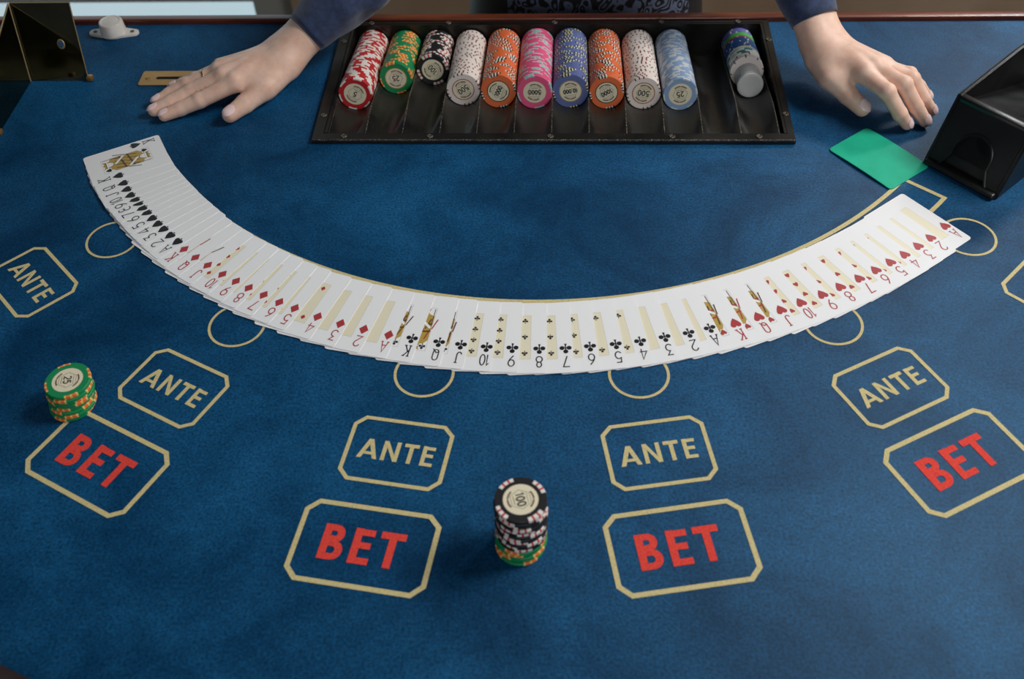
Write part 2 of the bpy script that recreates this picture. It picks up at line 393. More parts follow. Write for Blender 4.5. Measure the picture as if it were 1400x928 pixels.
# block capitals in a box one unit high
def block(ink, ch, x, y, h, wd, sw, mi=0, z=ZP):
    """sw: stroke width; returns nothing. (x,y) lower left, wd letter width"""
    P = lambda pts: ink.poly([(x + px, y + py) for px, py in pts], mi, z)
    if ch == 'T':
        P([(0, h), (0, h - sw), (wd, h - sw), (wd, h)]); P([(wd/2 - sw/2, h - sw), (wd/2 - sw/2, 0), (wd/2 + sw/2, 0), (wd/2 + sw/2, h - sw)])
    elif ch == 'E':
        P([(0, 0), (sw, 0), (sw, h), (0, h)])
        for y0 in (0, h/2 - sw/2 + .03 * h, h - sw): P([(sw, y0), (wd * (.92 if 0 < y0 < h - sw else 1), y0), (wd * (.92 if 0 < y0 < h - sw else 1), y0 + sw * .92), (sw, y0 + sw * .92)])
    elif ch == 'N':
        P([(0, 0), (sw, 0), (sw, h), (0, h)]); P([(wd - sw, 0), (wd, 0), (wd, h), (wd - sw, h)])
        P([(0, h), (wd - sw, 0), (wd, 0), (sw, h)])
    elif ch == 'A':
        k = sw * 1.12
        P([(0, 0), (k, 0), (wd/2 + k/2, h), (wd/2 - k/2, h)]); P([(wd - k, 0), (wd, 0), (wd/2 + k/2, h), (wd/2 - k/2, h)])
        P([(wd * .2, h * .2), (wd * .8, h * .2), (wd * .8 - sw * .2, h * .2 + sw * .8), (wd * .2 + sw * .2, h * .2 + sw * .8)])
    elif ch == 'B':
        P([(0, 0), (sw, 0), (sw, h), (0, h)])
        for (yb_, hh, ww) in ((0, h * .56, wd), (h * .50, h * .50, wd * .92)):
            ry = hh / 2; rx = min(ry, ww - sw); cx_ = ww - rx; cy_ = yb_ + ry
            outer = arc(cx_, cy_, rx, ry, -90, 90, 12); inner = arc(cx_, cy_, rx - sw, ry - sw * .92, -90, 90, 12)
            outer = [(sw, yb_)] + outer + [(sw, yb_ + hh)]; inner = [(sw, yb_ + sw * .92)] + inner + [(sw, yb_ + hh - sw * .92)]
            for i in range(len(outer) - 1): P([outer[i], outer[i + 1], inner[i + 1], inner[i]])
AH, BH = .0200, .0315
def ante(x, y, deg, where):
    i = Ink(); i.stroke(octagon(.0865, .0635, .0082), .0036, 0, ZP, True)
    printed('ante_box', i, M['gold_print'], 'pale gold octagonal box printed ' + where, TR(x, y, 0, math.radians(deg)))
    i = Ink(); xs = -.0335
    for ch, wd in (('A', .0180), ('N', .0148), ('T', .0128), ('E', .0108)):
        block(i, ch, xs, -AH/2, AH, wd, .0036); xs += wd + (.0034 if ch != 'A' else .0028)
    printed('ante_lettering', i, M['gold_print'], 'pale gold ANTE lettering printed ' + where, TR(x, y, 0, math.radians(deg)))
def bet(x, y, deg, where):
    i = Ink(); i.stroke(octagon(.1105, .0700, .0088), .0042, 0, ZP, True)
    printed('bet_box', i, M['gold_print'], 'large pale gold octagonal box printed ' + where, TR(x, y, 0, math.radians(deg)))
    i = Ink(); xs = -.0350
    for ch, wd in (('B', .0190), ('E', .0165), ('T', .0205)):
        block(i, ch, xs, -BH/2, BH, wd, .0062); xs += wd + (.0062 if ch == 'B' else .0050)
    printed('bet_lettering', i, M['red_print'], 'red BET lettering printed ' + where, TR(x, y, 0, math.radians(deg)))
ante(-.1397, .4789, -8.2, 'left of the black chip stack'); ante(.0821, .4835, 10.0, 'right of the middle')
ante(.2895, .5577, 28.6, 'at the right'); ante(-.3514, .5457, -26.6, 'right of the green chip stack')
ante(-.5324, .6776, -44.6, 'at the left edge'); ante(AX + .695 * math.sin(math.radians(46.2)), AY - .695 * math.cos(math.radians(46.2)), 46.2, 'at the right edge')
bet(-.1555, .3883, -8.0, 'left of the black chip stack'); bet(.0951, .3941, 10.3, 'right of the black chip stack')
bet(.3304, .4800, 28.2, 'at the right edge'); bet(-.3957, .4634, -26.5, 'under the green chip stack')
for cx, cy in ((.4056, .7511), (.2523, .6327), (.0692, .5679), (-.1249, .5657), (-.3101, .6217), (-.4679, .7389)):
    i = Ink(); i.stroke(arc(0, 0, .0265, .0265, 0, 352.5, 47), .0026, 0, ZP, True)
    printed('seat_circle', i, M['gold_print'], 'thin pale gold circle printed under the edge of the fan', TR(cx, cy, 0))
i = Ink()
e1, e0 = 50.0 - 90, -53.0 - 90
pts = [(AX + .5135 * math.cos(math.radians(t)), AY + .5135 * math.sin(math.radians(t))) for t in np.linspace(e0, e1, 90)]
pts += [(AX + .560 * math.cos(math.radians(t)), AY + .560 * math.sin(math.radians(t))) for t in np.linspace(e1, e0, 90)]
i.stroke(pts, .0046, 0, ZP, True)
printed('arc_band', i, M['gold_print'], 'pale gold curved outline printed along the fan of cards')

# ------------------------------------------------------------------ chip tray
tray = thing('chip_tray', 'worn black chip tray with twelve tubes set into the felt', 'tray', None)
SL = math.tan(math.radians(10)); S10, C10 = math.sin(math.radians(10)), math.cos(math.radians(10))
FY, BY = .912, 1.1345
PITCH = .04253; TUBE = [-.2487 + PITCH * k for k in range(12)]
TR_ = .0216
zb = lambda y: -.002 - (y - FY) * SL
ix0, ix1 = TUBE[0] - PITCH / 2, TUBE[-1] + PITCH / 2 + .004
# rim
bm = bmesh.new()
o_ = [(TX0, TY0), (TX1, TY0), (TX1, TY1), (TX0, TY1)]; n_ = [(ix0 - .003, FY - .002), (ix1 + .002, FY - .002), (ix1 + .002, BY + .002), (ix0 - .003, BY + .002)]
O = [bm.verts.new((p[0], p[1], .006)) for p in o_]; I = [bm.verts.new((p[0], p[1], .006)) for p in n_]
top = [bm.faces.new((O[k], O[(k + 1) % 4], I[(k + 1) % 4], I[k])) for k in range(4)]
r = bmesh.ops.extrude_face_region(bm, geom=top)
bmesh.ops.translate(bm, vec=(0, 0, -.0055), verts=[e for e in r['geom'] if isinstance(e, bmesh.types.BMVert)])
bmesh.ops.recalc_face_normals(bm, faces=bm.faces)
bmesh.ops.bevel(bm, geom=[e for e in bm.edges if abs(e.verts[0].co.z - .006) < 1e-6 and abs(e.verts[1].co.z - .006) < 1e-6 and len(e.link_faces) == 2 and e.calc_face_angle() > 1], offset=.0012, segments=2, affect='EDGES')
bm_obj('rim', bm, M['tray'], tray)
# worn lip along the front of the rim, with its highlight painted on
bm = bmesh.new(); add_box(bm, TX0 + .001, TX1 - .001, TY0 - .0002, TY0 + .0010, .0040, .0062, .0004, 2); bm_obj('worn_highlight_lip', bm, M['tray_edge'], tray)
# each tube: sloping trough
def trough(k):
    xc = TUBE[k]; hw = PITCH / 2
    xs = np.linspace(-hw + .0006, hw - .0006, 13); ys = np.linspace(FY - .002, BY, 15)
    V, Fc = [], []
    for y in ys:
        for x in xs:
            zt = zb(y) + TR_ - math.sqrt(max(0, TR_ ** 2 - x ** 2))
            V.append((xc + x, y, min(zt, .0015)))
    nx = len(xs)
    for j in range(len(ys) - 1):
        for i_ in range(nx - 1): Fc.append((j * nx + i_, j * nx + i_ + 1, (j + 1) * nx + i_ + 1, (j + 1) * nx + i_))
    return new_mesh_obj('tube', V, Fc, M['tray'], tray, smooth=True)
for k in range(12): trough(k)
# narrow ridges between the tubes
for k in range(13):
    x = TUBE[0] - PITCH / 2 + PITCH * k
    V = []
    ys = np.linspace(FY - .001, BY, 12)
    for y in ys:
        zt = min(zb(y) + TR_ - math.sqrt(TR_ ** 2 - (PITCH/2 - .0006) ** 2), .0015)
        V += [(x - .0012, y, zt - .003), (x - .0006, y, zt + .0003), (x + .0006, y, zt + .0003), (x + .0012, y, zt - .003)]
    Fc = [(4 * j + q, 4 * j + q + 1, 4 * j + q + 5, 4 * j + q + 4) for j in range(len(ys) - 1) for q in range(3)]
    new_mesh_obj('ridge', V, Fc, M['tray_edge'], tray)
bm = bmesh.new()
add_box(bm, ix0 - .003, ix1 + .003, BY, BY + .003, -.06, .0055); bm_obj('back_wall', bm, M['tray'], tray)
bm = bmesh.new(); add_box(bm, ix1, ix1 + .003, FY, BY, -.06, .0055); bm_obj('side_wall', bm, M['tray'], tray)
bm = bmesh.new(); add_box(bm, ix0 - .003, ix0, FY, BY, -.06, .0055); bm_obj('side_wall', bm, M['tray'], tray)
bm = bmesh.new(); add_box(bm, ix0 - .003, ix1 + .003, FY - .003, FY - .001, -.06, .0055); bm_obj('front_wall', bm, M['tray'], tray)
bm = bmesh.new(); add_box(bm, ix0 - .003, ix1 + .003, FY - .003, BY + .003, -.066, -.060); bm_obj('bottom', bm, M['tray'], tray)
V, Fc = lathe([(.0036, 0), (.0036, .0006), (.0030, .0013), (.0016, .0012), (.0014, .0004)], 16)
sc0 = None
for sx_, sy_ in ((-.2499, .9049), (-.1519, .9049), (-.0159, .9049), (.1196, .9049), (.2157, .9049), (-.2795, .9440), (-.2795, 1.098), (-.2496, 1.1390), (-.1504, 1.1390), (-.0144, 1.1390), (.1205, 1.1390), (.2168, 1.1390), (.2503, 1.0977), (.2503, .9464)):
    if sc0 is None: o = sc0 = new_mesh_obj('screw', V, Fc, M['tray_edge'], tray, smooth=True, sharp=40)
    else: o = sc0.copy(); COL.objects.link(o)
    o.location = (sx_, sy_, .0058)

# ------------------------------------------------------------------ casino chips
NS = 72
def chip_mesh(name, base, pattern, R=.0199, T=.0035, deep=.0020, two_row=None):
    """pattern: 12 characters per sixth of the rim; letters index into 'cols'"""
    cols, pat = pattern
    keys = [base] + list(cols.values()); idx = {k: n + 1 for n, k in enumerate(cols)}; idx['.'] = 0
    h = T / 2 - .00004
    prof = [(0, -h), (R - deep, -h), (R - .0004, -h), (R, -h + .0004), (R, 0), (R, h - .0004), (R - .0004, h), (R - deep, h), (0, h)]
    V, Fc, mi = [], [], []
    rings = []
    for (rr, zz) in prof:
        if rr == 0: rings.append([len(V)]); V.append((0, 0, zz)); continue
        rings.append(list(range(len(V), len(V) + NS)))
        for i in range(NS): V.append((rr * math.cos(2 * PI * i / NS), rr * math.sin(2 * PI * i / NS), zz))
    for j in range(len(prof) - 1):
        a, b_ = rings[j], rings[j + 1]
        for i in range(NS):
            i2 = (i + 1) % NS
            if len(a) == 1: Fc.append((a[0], b_[i2], b_[i])); c = 0
            elif len(b_) == 1: Fc.append((a[i], a[i2], b_[0])); c = 0
            else: Fc.append((a[i], a[i2], b_[i2], b_[i])); c = idx[pat[i % len(pat)]]
            mi.append(c)
    me = bpy.data.meshes.new(name); me.from_pydata(V, [], Fc)
    for k in keys: me.materials.append(CM[k])
    me.polygons.foreach_set('material_index', mi)
    me.polygons.foreach_set('use_smooth', [True] * len(Fc)); me.set_sharp_from_angle(angle=math.radians(35))
    return me
CHIP = {
 'red': chip_mesh('red_chip', 'red', ({'W': 'white'}, 'WWWWWW......')),
 'green': chip_mesh('green_chip', 'green', ({'O': 'orange_spot', 'Y': 'yellow_spot'}, 'YOOYOOY...........')),
 'black': chip_mesh('black_chip', 'black', ({'W': 'white', 'R': 'crimson'}, 'WWRWWRWW..........'), deep=.0034),
 'ivory': chip_mesh('ivory_chip', 'ivory', ({'M': 'maroon', 'B': 'grey_brown'}, 'M..M..B...........')),
 'orange': chip_mesh('orange_chip', 'orange', ({'K': 'spot_black', 'W': 'spot_white'}, 'KWKWKW............'), R=.0208),
 'orange2': chip_mesh('orange_chip', 'orange', ({'K': 'spot_black', 'W': 'spot_white'}, 'WKWKWK............'), R=.0203),
 'pink': chip_mesh('pink_chip', 'pink', ({'P': 'pale_pink', 'G': 'mint'}, 'PGGPGGP...........'), R=.0208),
 'violet': chip_mesh('violet_chip', 'violet', ({'K': 'spot_black', 'C': 'cream'}, 'CKCKCK............'), R=.0210),
 'sky': chip_mesh('sky_blue_chip', 'sky', ({'C': 'pale'}, 'CCCCC.......')),
 'royal': chip_mesh('royal_blue_chip', 'royal', ({'W': 'spot_white'}, 'W...........')),
 'lilac': chip_mesh('lilac_chip', 'lilac', ({'W': 'spot_white'}, 'W...........')),
 'lime': chip_mesh('lime_chip', 'lime', ({'W': 'lime'}, '............')),
 'rose': chip_mesh('rose_chip', 'rose', ({'W': 'pale_pink'}, 'W...........')),
 'cream': chip_mesh('cream_chip', 'cream', ({'W': 'yellow_spot'}, '............')),
 'teal': chip_mesh('teal_white_chip', 'spot_white', ({'T': 'teal'}, 'TTTTTT............'), T=.0050),
 'whitey': chip_mesh('white_chip', 'ivory', ({'B': 'grey_brown'}, 'B........'), T=.0050),
}
INK_M = [CM[k] for k in ('inlay', 'inlay_gold', 'ink', 'inlay_brown', 'inlay_grey', 'rose')]
def inlay(parent, txt, rot, ring_col, T=.0035, R=.0134, white=False):
    i = Ink(); h = T / 2
    i.disc(0, 0, R, ring_col, h + .00002, 40); i.disc(0, 0, R - .0010, 0, h + .00006, 40)
    c_, s_ = math.cos(rot), math.sin(rot); ro = lambda pts: [(x * c_ - y * s_, x * s_ + y * c_) for x, y in pts]
    i.stroke(ro([(.0085 * math.cos(math.radians(t)), .0085 * math.sin(math.radians(t))) for t in range(0, 360, 60)]), .0005, 4, h + .00010, True)
    for a in (35, 80, 215, 260): i.stroke(ro(arc(0, 0, .0098, .0098, a, a + 42, 6)), .0013, 3, h + .00010)
    hh = .0062 if len(txt) <= 3 else .0050 if len(txt) == 4 else .0044
    text(i, txt, 0, 0, hh, .0012, 2, h + .00014, rot, .86)
    i.stroke(ro([(-.0045, .0052), (.0045, .0052)]), .0005, 4, h + .00010); i.stroke(ro([(-.0040, -.0052), (.0040, -.0052)]), .0005, 3, h + .00010)
    o = new_mesh_obj('inlay', i.v, i.f, INK_M, parent, i.m)
    o['label'] = 'cream centre sticker marked ' + txt
    return o
def ordinal(n): return '%d%s' % (n, 'th' if 10 < n % 100 < 14 else {1: 'st', 2: 'nd', 3: 'rd'}.get(n % 10, 'th'))
def put_chip(kind, mw, name, label, group):
    o = bpy.data.objects.new(name, CHIP[kind]); COL.objects.link(o); o.matrix_world = mw
    tag(o, label, 'chip', group); return o
FX, FY_, FZ = (1, 0, 0), (0, S10, C10), (0, -C10, S10)     # face frame of a chip lying in a tube
def row(k, kind, name, yf, txt, rot, ringc, colour, where, R=.0199, dx=0, T=.0035, yend=1.1315):
    ry = R + .0003
    n = int((yend - yf) / C10 / T)
    for q in range(n):
        y = yf + (q + .5) * T * C10; z = zb(y) + ry / C10
        P = Vector((TUBE[k] + dx + random.uniform(-.0003, .0003), y, z))
        a = random.uniform(0, 2 * PI) if q else .3
        mw = frame(FX, FY_, FZ, P)
        if q == 0:
            # flat-side facing the players, number readable from the dealer's side
            o = put_chip(kind, mw, name, '%s chip marked %s, frontmost of %s' % (colour, txt, where), 'front chips of the tray rows')
            inlay(o, txt, math.radians(rot), ringc)
        else:
            put_chip(kind, mw @ Matrix.Rotation(a, 4, 'Z'), name, '%s chip, %s from the front in %s' % (colour, ordinal(q + 1), where), 'chips in ' + where)
row(0, 'red', 'red_chip', .9856, '5', 150, 0, 'red and white', 'the leftmost tray row')
row(1, 'green', 'green_chip', 1.0286, '25', 180, 1, 'green', 'the green tray row')
row(2, 'black', 'black_chip', 1.0530, '100', 130, 0, 'black', 'the black tray row')
row(3, 'ivory', 'ivory_chip', .9976, '500', 215, 5, 'ivory', 'the tray row between black and orange')
row(4, 'orange', 'orange_chip', .9910, '1000', 65, 2, 'orange', 'the tray row between ivory and pink', .0208)
row(5, 'pink', 'pink_chip', .9884, '5000', 180, 0, 'pink', 'the pink tray row', .0208)
row(6, 'violet', 'violet_chip', .9908, '10,000', 190, 1, 'violet blue', 'the violet tray row', .0210)
row(7, 'orange2', 'orange_chip', .9881, '1000', 210, 2, 'orange', 'the tray row between violet and ivory', .0203)
row(8, 'ivory', 'ivory_chip', .9871, '500', 172, 5, 'ivory', 'the tray row between orange and pale blue')
row(9, 'sky', 'sky_blue_chip', .9841, '25', 192, 0, 'pale blue', 'the rightmost full tray row')
# mixed row at the right: odd chips, then clear acrylic discs in front
y = 1.1315
seq = [('lilac', 4, .0035, 'lilac_chip', 'lilac chip'), ('lime', 3, .0035, 'lime_chip', 'lime green chip'), ('rose', 1, .0035, 'rose_chip', 'dull red chip'), ('royal', 8, .0035, 'royal_blue_chip', 'royal blue spotted chip'),
       ('cream', 1, .0035, 'cream_chip', 'cream chip'), ('sky', 1, .0035, 'sky_blue_chip', 'pale blue chip'), ('teal', 3, .0050, 'teal_white_chip', 'teal barred white chip'), ('whitey', 2, .0050, 'white_chip', 'dark notched white chip')]
for kind, n, T, nm, lb in seq:
    for q in range(n):
        y -= T * C10; R = .0199
        P = Vector((TUBE[11] + random.uniform(-.0004, .0004), y + T * C10 / 2, zb(y) + (R + .0003) / C10))
        put_chip(kind, frame(FX, FY_, FZ, P) @ Matrix.Rotation(random.uniform(0, 6), 4, 'Z'), nm, (lb if n == 1 else '%s, %s from the front of its colour,' % (lb, ordinal(n - q))) + ' in the mixed tray row', 'mixed chips at the right of the tray')
V, Fc = lathe([(.0140, -.0024), (.0153, -.0019), (.0153, .0019), (.0140, .0024), (.0110, .0022)], 40)
d0 = None
for q in range(6):
    T = .0050; y -= T * C10
    if d0 is None: o = d0 = new_mesh_obj('clear_disc', V, Fc, M['clear'], smooth=True, sharp=30)
    else: o = d0.copy(); COL.objects.link(o)
    o.matrix_world = frame(FX, FY_, FZ, (TUBE[11] + .001, y + T * C10 / 2, zb(y) + .0158 / C10))
    tag(o, 'clear acrylic disc, frontmost of the mixed tray row' if q == 5 else 'clear acrylic disc, %s from the front in the mixed tray row' % ordinal(6 - q), 'disc', 'clear discs in the tray')

# loose stacks on the felt
def stack(kinds, cx, cy, bx, by, txt, rot, where, jit, spins):
    n = len(kinds); T = .0035
    for q, kind in enumerate(kinds):
        t = q / (n - 1)
        P = (bx + (cx - bx) * t + random.uniform(-jit, jit), by + (cy - by) * t + random.uniform(-jit, jit), ZP + .0002 + T * (q + .5))
        nm = kind + '_chip'
        if q == n - 1:
            o = put_chip(kind, TR(cx, cy, P[2], math.radians(spins)), nm, '%s chip marked %s on top of %s' % (kind, txt, where), 'top chips of the loose stacks')
            il = inlay(o, txt, math.radians(rot - spins), 0)
        else:
            put_chip(kind, TR(P[0], P[1], P[2], random.uniform(0, 6)), nm, '%s chip, %s from the table in %s' % (kind, ordinal(q + 1), where), 'chips in ' + where)
stack(['green'] * 8, -.4341, .5300, -.4365, .5245, '25', -80, 'the small stack at the left', .0012, 10)
stack(['green'] * 5 + ['black'] * 12, -.0297, .3975, -.0306, .3945, '100', -75, 'the tall stack near the bottom', .0008, 20)

# ------------------------------------------------------------------ playing cards
CW, CH, CT = .0615, .0868, .0003
body_pts = rrect(CW, CH, .0032, 4)
ROWS = {1: [(0, 0)], 2: [(0, .020), (0, -.020)], 3: [(0, .020), (0, 0), (0, -.020)], 4: [(-1, .020), (1, .020), (-1, -.020), (1, -.020)]}
ROWS[5] = ROWS[4] + [(0, 0)]; ROWS[6] = ROWS[4] + [(-1, 0), (1, 0)]; ROWS[7] = ROWS[6] + [(0, .010)]; ROWS[8] = ROWS[7] + [(0, -.010)]
ROWS[9] = [(s, yy) for s in (-1, 1) for yy in (.0205, .0068, -.0068, -.0205)] + [(0, 0)]
ROWS[10] = [(s, yy) for s in (-1, 1) for yy in (.0205, .0068, -.0068, -.0205)] + [(0, .0135), (0, -.0135)]
RANKS = {'K': 'king', 'Q': 'queen', 'J': 'jack', '10': 'ten', '9': 'nine', '8': 'eight', '7': 'seven', '6': 'six', '5': 'five', '4': 'four', '3': 'three', '2': 'two', 'A': 'ace'}
def card_mesh(rank, suit, seed):
    i = Ink(); ink_c = 2 if suit in ('spades', 'clubs') else 3
    n = len(body_pts)
    i.v += [(x, y, CT / 2) for x, y in body_pts] + [(x, y, -CT / 2) for x, y in body_pts]
    i.f += [tuple(range(n)), tuple(range(2 * n - 1, n - 1, -1))] + [(k, n + k, n + (k + 1) % n, (k + 1) % n) for k in range(n)]
    i.m += [0] * (n + 2)
    z0, z1, z2, z3 = CT/2 + .00002, CT/2 + .00005, CT/2 + .00008, CT/2 + .00011
    for fl in (1, -1):
        cx, cy = fl * (-CW/2 + .0068), fl * (CH/2 - .0132)
        text(i, rank, cx, cy, .0126, .00118, ink_c, z2, 0 if fl > 0 else PI, .62 if rank == '10' else .78, .74)
        pip(i, suit, fl * (-CW/2 + .0068), fl * (CH/2 - .0283), .0112, ink_c, z2, fl)
    if rank in 'KQJ':
        pw, ph = .0262, .0540
        i.stroke([(-pw/2, -ph/2), (pw/2, -ph/2), (pw/2, ph/2), (-pw/2, ph/2)], .0003, 6, z0, True)
        rnd = random.Random(seed)
        a = .0126; b_ = .0205
        for fl in (1, -1):
            Q = lambda pts: [(fl * x, fl * y) for x, y in pts]
            k = rnd.uniform(-.002, .002) if fl > 0 else k
            i.poly(Q([(-a, .0), (a, .0), (a, .0165), (a * .55, .0190), (-a * .75 + k, .0185), (-a, .0140)]), 4, z0)            # robe
            for s in range(5):                                                                                                 # folds
                x0 = -a + s * a * .5
                i.poly(Q([(x0, 0), (x0 + .0012, 0), (x0 + .0042 + k, .0128), (x0 + .0028 + k, .0128)]), 5 if s % 2 else (3 if rank == 'Q' else 5), z1)
            i.poly(Q([(-a, .0015), (a, .0055), (a, .0075), (-a, .0035)]), 3 if suit in ('hearts', 'diamonds') else 5, z2)       # sash
            i.poly(Q([(-a * .2 + k, .0115), (a * .9, .0002), (a * .95, .0028), (0, .0140)]), 0, z2)
            i.poly(Q(arc(k, .0190, .0042, .0048, 0, 330, 11)), 0, z1)                                                           # face
            i.stroke(Q(arc(k, .0190, .0042, .0048, 190, 350, 8)), .0006, 5, z2)
            i.stroke(Q([(k - .0018, .0198), (k - .0008, .0198)]), .0004, 2, z2); i.stroke(Q([(k + .0008, .0198), (k + .0018, .0198)]), .0004, 2, z2)
            i.stroke(Q([(k - .001, .0166), (k + .001, .0166)]), .0004, 3, z2)
            for s in (-1, 1): i.poly(Q([(k + s * .0040, .0160), (k + s * .0062, .0158), (k + s * .0064, .0205), (k + s * .0042, .0215)]), 4 if rank != 'J' else 5, z1)   # hair
            i.poly(Q([(k - .0060, .0226), (k + .0060, .0226), (k + .0072, .0262), (k + .003, .0245), (k, .0264), (k - .003, .0245), (k - .0072, .0262)]), 4, z2)  # crown
            i.stroke(Q([(k - .0062, .0226), (k + .0062, .0226)]), .0009, 5, z3)
            i.stroke(Q([(a * .92, .004), (a * .92, .0255)]), .0008, 5, z2)                                                      # staff
            pip(i, suit, fl * (-pw/2 + .0040), fl * (ph/2 - .0050), .0064, ink_c, z3, fl)
    else:
        pw, ph = .0320, .0535
        i.poly([(-pw/2, -ph/2), (pw/2, -ph/2), (pw/2, ph/2), (-pw/2, ph/2)], 1, z0)
        i.stroke([(-pw/2, -ph/2), (pw/2, -ph/2), (pw/2, ph/2), (-pw/2, ph/2)], .0002, 6, z1, True)
        num = 1 if rank == 'A' else int(rank)
        for sx_, yy in ROWS[num]:
            pip(i, suit, sx_ * .0105, yy, .0056 if num > 1 else .012, ink_c, z2, 1 if yy >= 0 else -1)
    me = bpy.data.meshes.new('playing_card'); me.from_pydata(i.v, [], i.f)
    for m_ in CARD_M: me.materials.append(m_)
    me.polygons.foreach_set('material_index', i.m)
    return me
PIPS = [(-0.4916, 0.8376, -59.9), (-0.4823, 0.8245, -57.2), (-0.4753, 0.8142, -55.3), (-0.4683, 0.8045, -53.5), (-0.4614, 0.7979, -51.8), (-0.4560, 0.7919, -50.7), (-0.4494, 0.7844, -49.4), (-0.4424, 0.7773, -48.1), (-0.4343, 0.7683, -46.5), (-0.4260, 0.7598, -45.0), (-0.4177, 0.7520, -43.6), (-0.4080, 0.7427, -41.9), (-0.3979, 0.7336, -40.2), (-0.3876, 0.7231, -38.4), (-0.3729, 0.7112, -36.1), (-0.3575, 0.7002, -33.8), (-0.3394, 0.6876, -31.2), (-0.3236, 0.6781, -29.4), (-0.3088, 0.6693, -27.7), (-0.2919, 0.6599, -25.8), (-0.2746, 0.6505, -23.9), (-0.2580, 0.6428, -22.1), (-0.2338, 0.6321, -19.5), (-0.2104, 0.6235, -17.0), (-0.1871, 0.6166, -14.7), (-0.1625, 0.6099, -12.1), (-0.1402, 0.6056, -10.2), (-0.1144, 0.6013, -7.8), (-0.0938, 0.5986, -6.0), (-0.0697, 0.5960, -3.9), (-0.0458, 0.5952, -1.5), (-0.0210, 0.5945, 0.9), (0.0032, 0.5955, 3.3), (0.0257, 0.5982, 5.5), (0.0494, 0.6013, 7.9), (0.0720, 0.6053, 10.2), (0.0948, 0.6107, 12.5), (0.1173, 0.6161, 14.8), (0.1372, 0.6225, 16.8), (0.1609, 0.6299, 19.3), (0.1834, 0.6383, 21.8), (0.2055, 0.6474, 24.2), (0.2254, 0.6571, 26.4), (0.2471, 0.6678, 28.9), (0.2656, 0.6783, 30.3), (0.2857, 0.6898, 31.9), (0.3037, 0.7014, 33.3), (0.3200, 0.7126, 34.5), (0.3360, 0.7236, 35.3), (0.3519, 0.7362, 36.3), (0.3670, 0.7485, 37.1), (0.3856, 0.7665, 38.6)]
order = [(r_, s_) for s_ in ('spades', 'diamonds', 'clubs', 'hearts') for r_ in ('K', 'Q', 'J', '10', '9', '8', '7', '6', '5', '4', '3', '2', 'A')]
slope = 0.0; prev = None
for k in range(51, -1, -1):
    rank, suit = order[k]; px, py, deg = PIPS[k]
    a = math.radians(deg)
    Yd = Vector((math.sin(a), -math.cos(a), 0)); rd = Vector((math.cos(a), math.sin(a), 0))
    # pip sits 6.8 mm from the right edge and 28.3 mm from the outer edge
    c = Vector((px, py, 0)) - rd * (CW/2 - .0068) - Yd * (CH/2 - .0283)
    if prev is not None:
        s = (prev - c).dot(rd); slope = (slope * (CW - s) + .00050) / CW
    prev = c
    z = ZP + .0003 + slope * CW / 2
    rt = (rd + Vector((0, 0, slope))).normalized()
    X = -rt; Z = X.cross(Yd).normalized()
    o = bpy.data.objects.new('playing_card', card_mesh(rank, suit, k)); COL.objects.link(o)
    o.matrix_world = frame(X, Yd, Z, (c.x, c.y, z))
    lab = '%s of %s playing card in the fanned deck' % (RANKS[rank], suit)
    if k == 0: lab = 'king of spades playing card, fully uncovered at the left end of the fan'
    if k == 51: lab = 'ace of hearts playing card at the right end of the fan'
    tag(o, lab, 'playing card', 'fanned deck of playing cards')

# green cut card, slightly bowed
gw, gh = .0625, .0865
V, Fc = [], []
pts = rrect(gw, gh, .005, 6); n = len(pts)
gx, gy = 8, 12
bm = bmesh.new(); prism(bm, pts, 0, .0009)
bmesh.ops.bisect_plane(bm, geom=list(bm.verts) + list(bm.edges) + list(bm.faces), plane_co=(0, 0, 0), plane_no=(0, 1, 0))
for yy in (-.028, -.014, .014, .028): bmesh.ops.bisect_plane(bm, geom=list(bm.verts) + list(bm.edges) + list(bm.faces), plane_co=(0, yy, 0), plane_no=(0, 1, 0))
for v in bm.verts: v.co.z += .0012 * (1 - (v.co.y / .0435) ** 2)
g = bm_obj('cut_card', bm, M['green_card'], None, 40)
g.matrix_world = TR(.3410, .8742, ZP + .0002, math.radians(38.5))
tag(g, 'plain green cut card lying beside the black card shoe', 'cut card')

# ------------------------------------------------------------------ dealing shoe
SA = math.radians(-47.2)
shoe = thing('card_shoe', 'black plastic dealing shoe with arched finger notch', 'card shoe', TR(.3881, .8704, .0, SA))
# local frame: x along the front edge (0..W), y backwards, z up
SW_, ST = .0875, .0045
prof = [(0, .001), (.026, .074), (.132, .083), (.30, .083), (.30, .001)]
def side(x0):
    bm = bmesh.new()
    vs = [bm.verts.new((x0, p[0], p[1])) for p in prof]; f = bm.faces.new(vs)
    r = bmesh.ops.extrude_face_region(bm, geom=[f]); bmesh.ops.translate(bm, vec=(ST, 0, 0), verts=[e for e in r['geom'] if isinstance(e, bmesh.types.BMVert)])
    bmesh.ops.recalc_face_normals(bm, faces=bm.faces)
    bmesh.ops.bevel(bm, geom=list(bm.edges), offset=.0007, segments=2, affect='EDGES')
    return bm_obj('side_wall', bm, M['shoe'], shoe, 40)
side(0); side(SW_ - ST)
# worn edges of the side walls, thin highlights put into their colour
for x0 in (0, SW_ - ST):
    V, Fc = [], []
    for (y_, z_) in ((.0005, .0025), (.026, .0743), (.132, .0834), (.29, .0834)):
        V += [(x0 + .0008, y_, z_), (x0 + ST * .45, y_ - .0001, z_ + .0003)]
    Fc = [(2 * q, 2 * q + 1, 2 * q + 3, 2 * q + 2) for q in range(3)]
    new_mesh_obj('worn_highlight_edge', V, Fc, M['shoe_edge'], shoe)
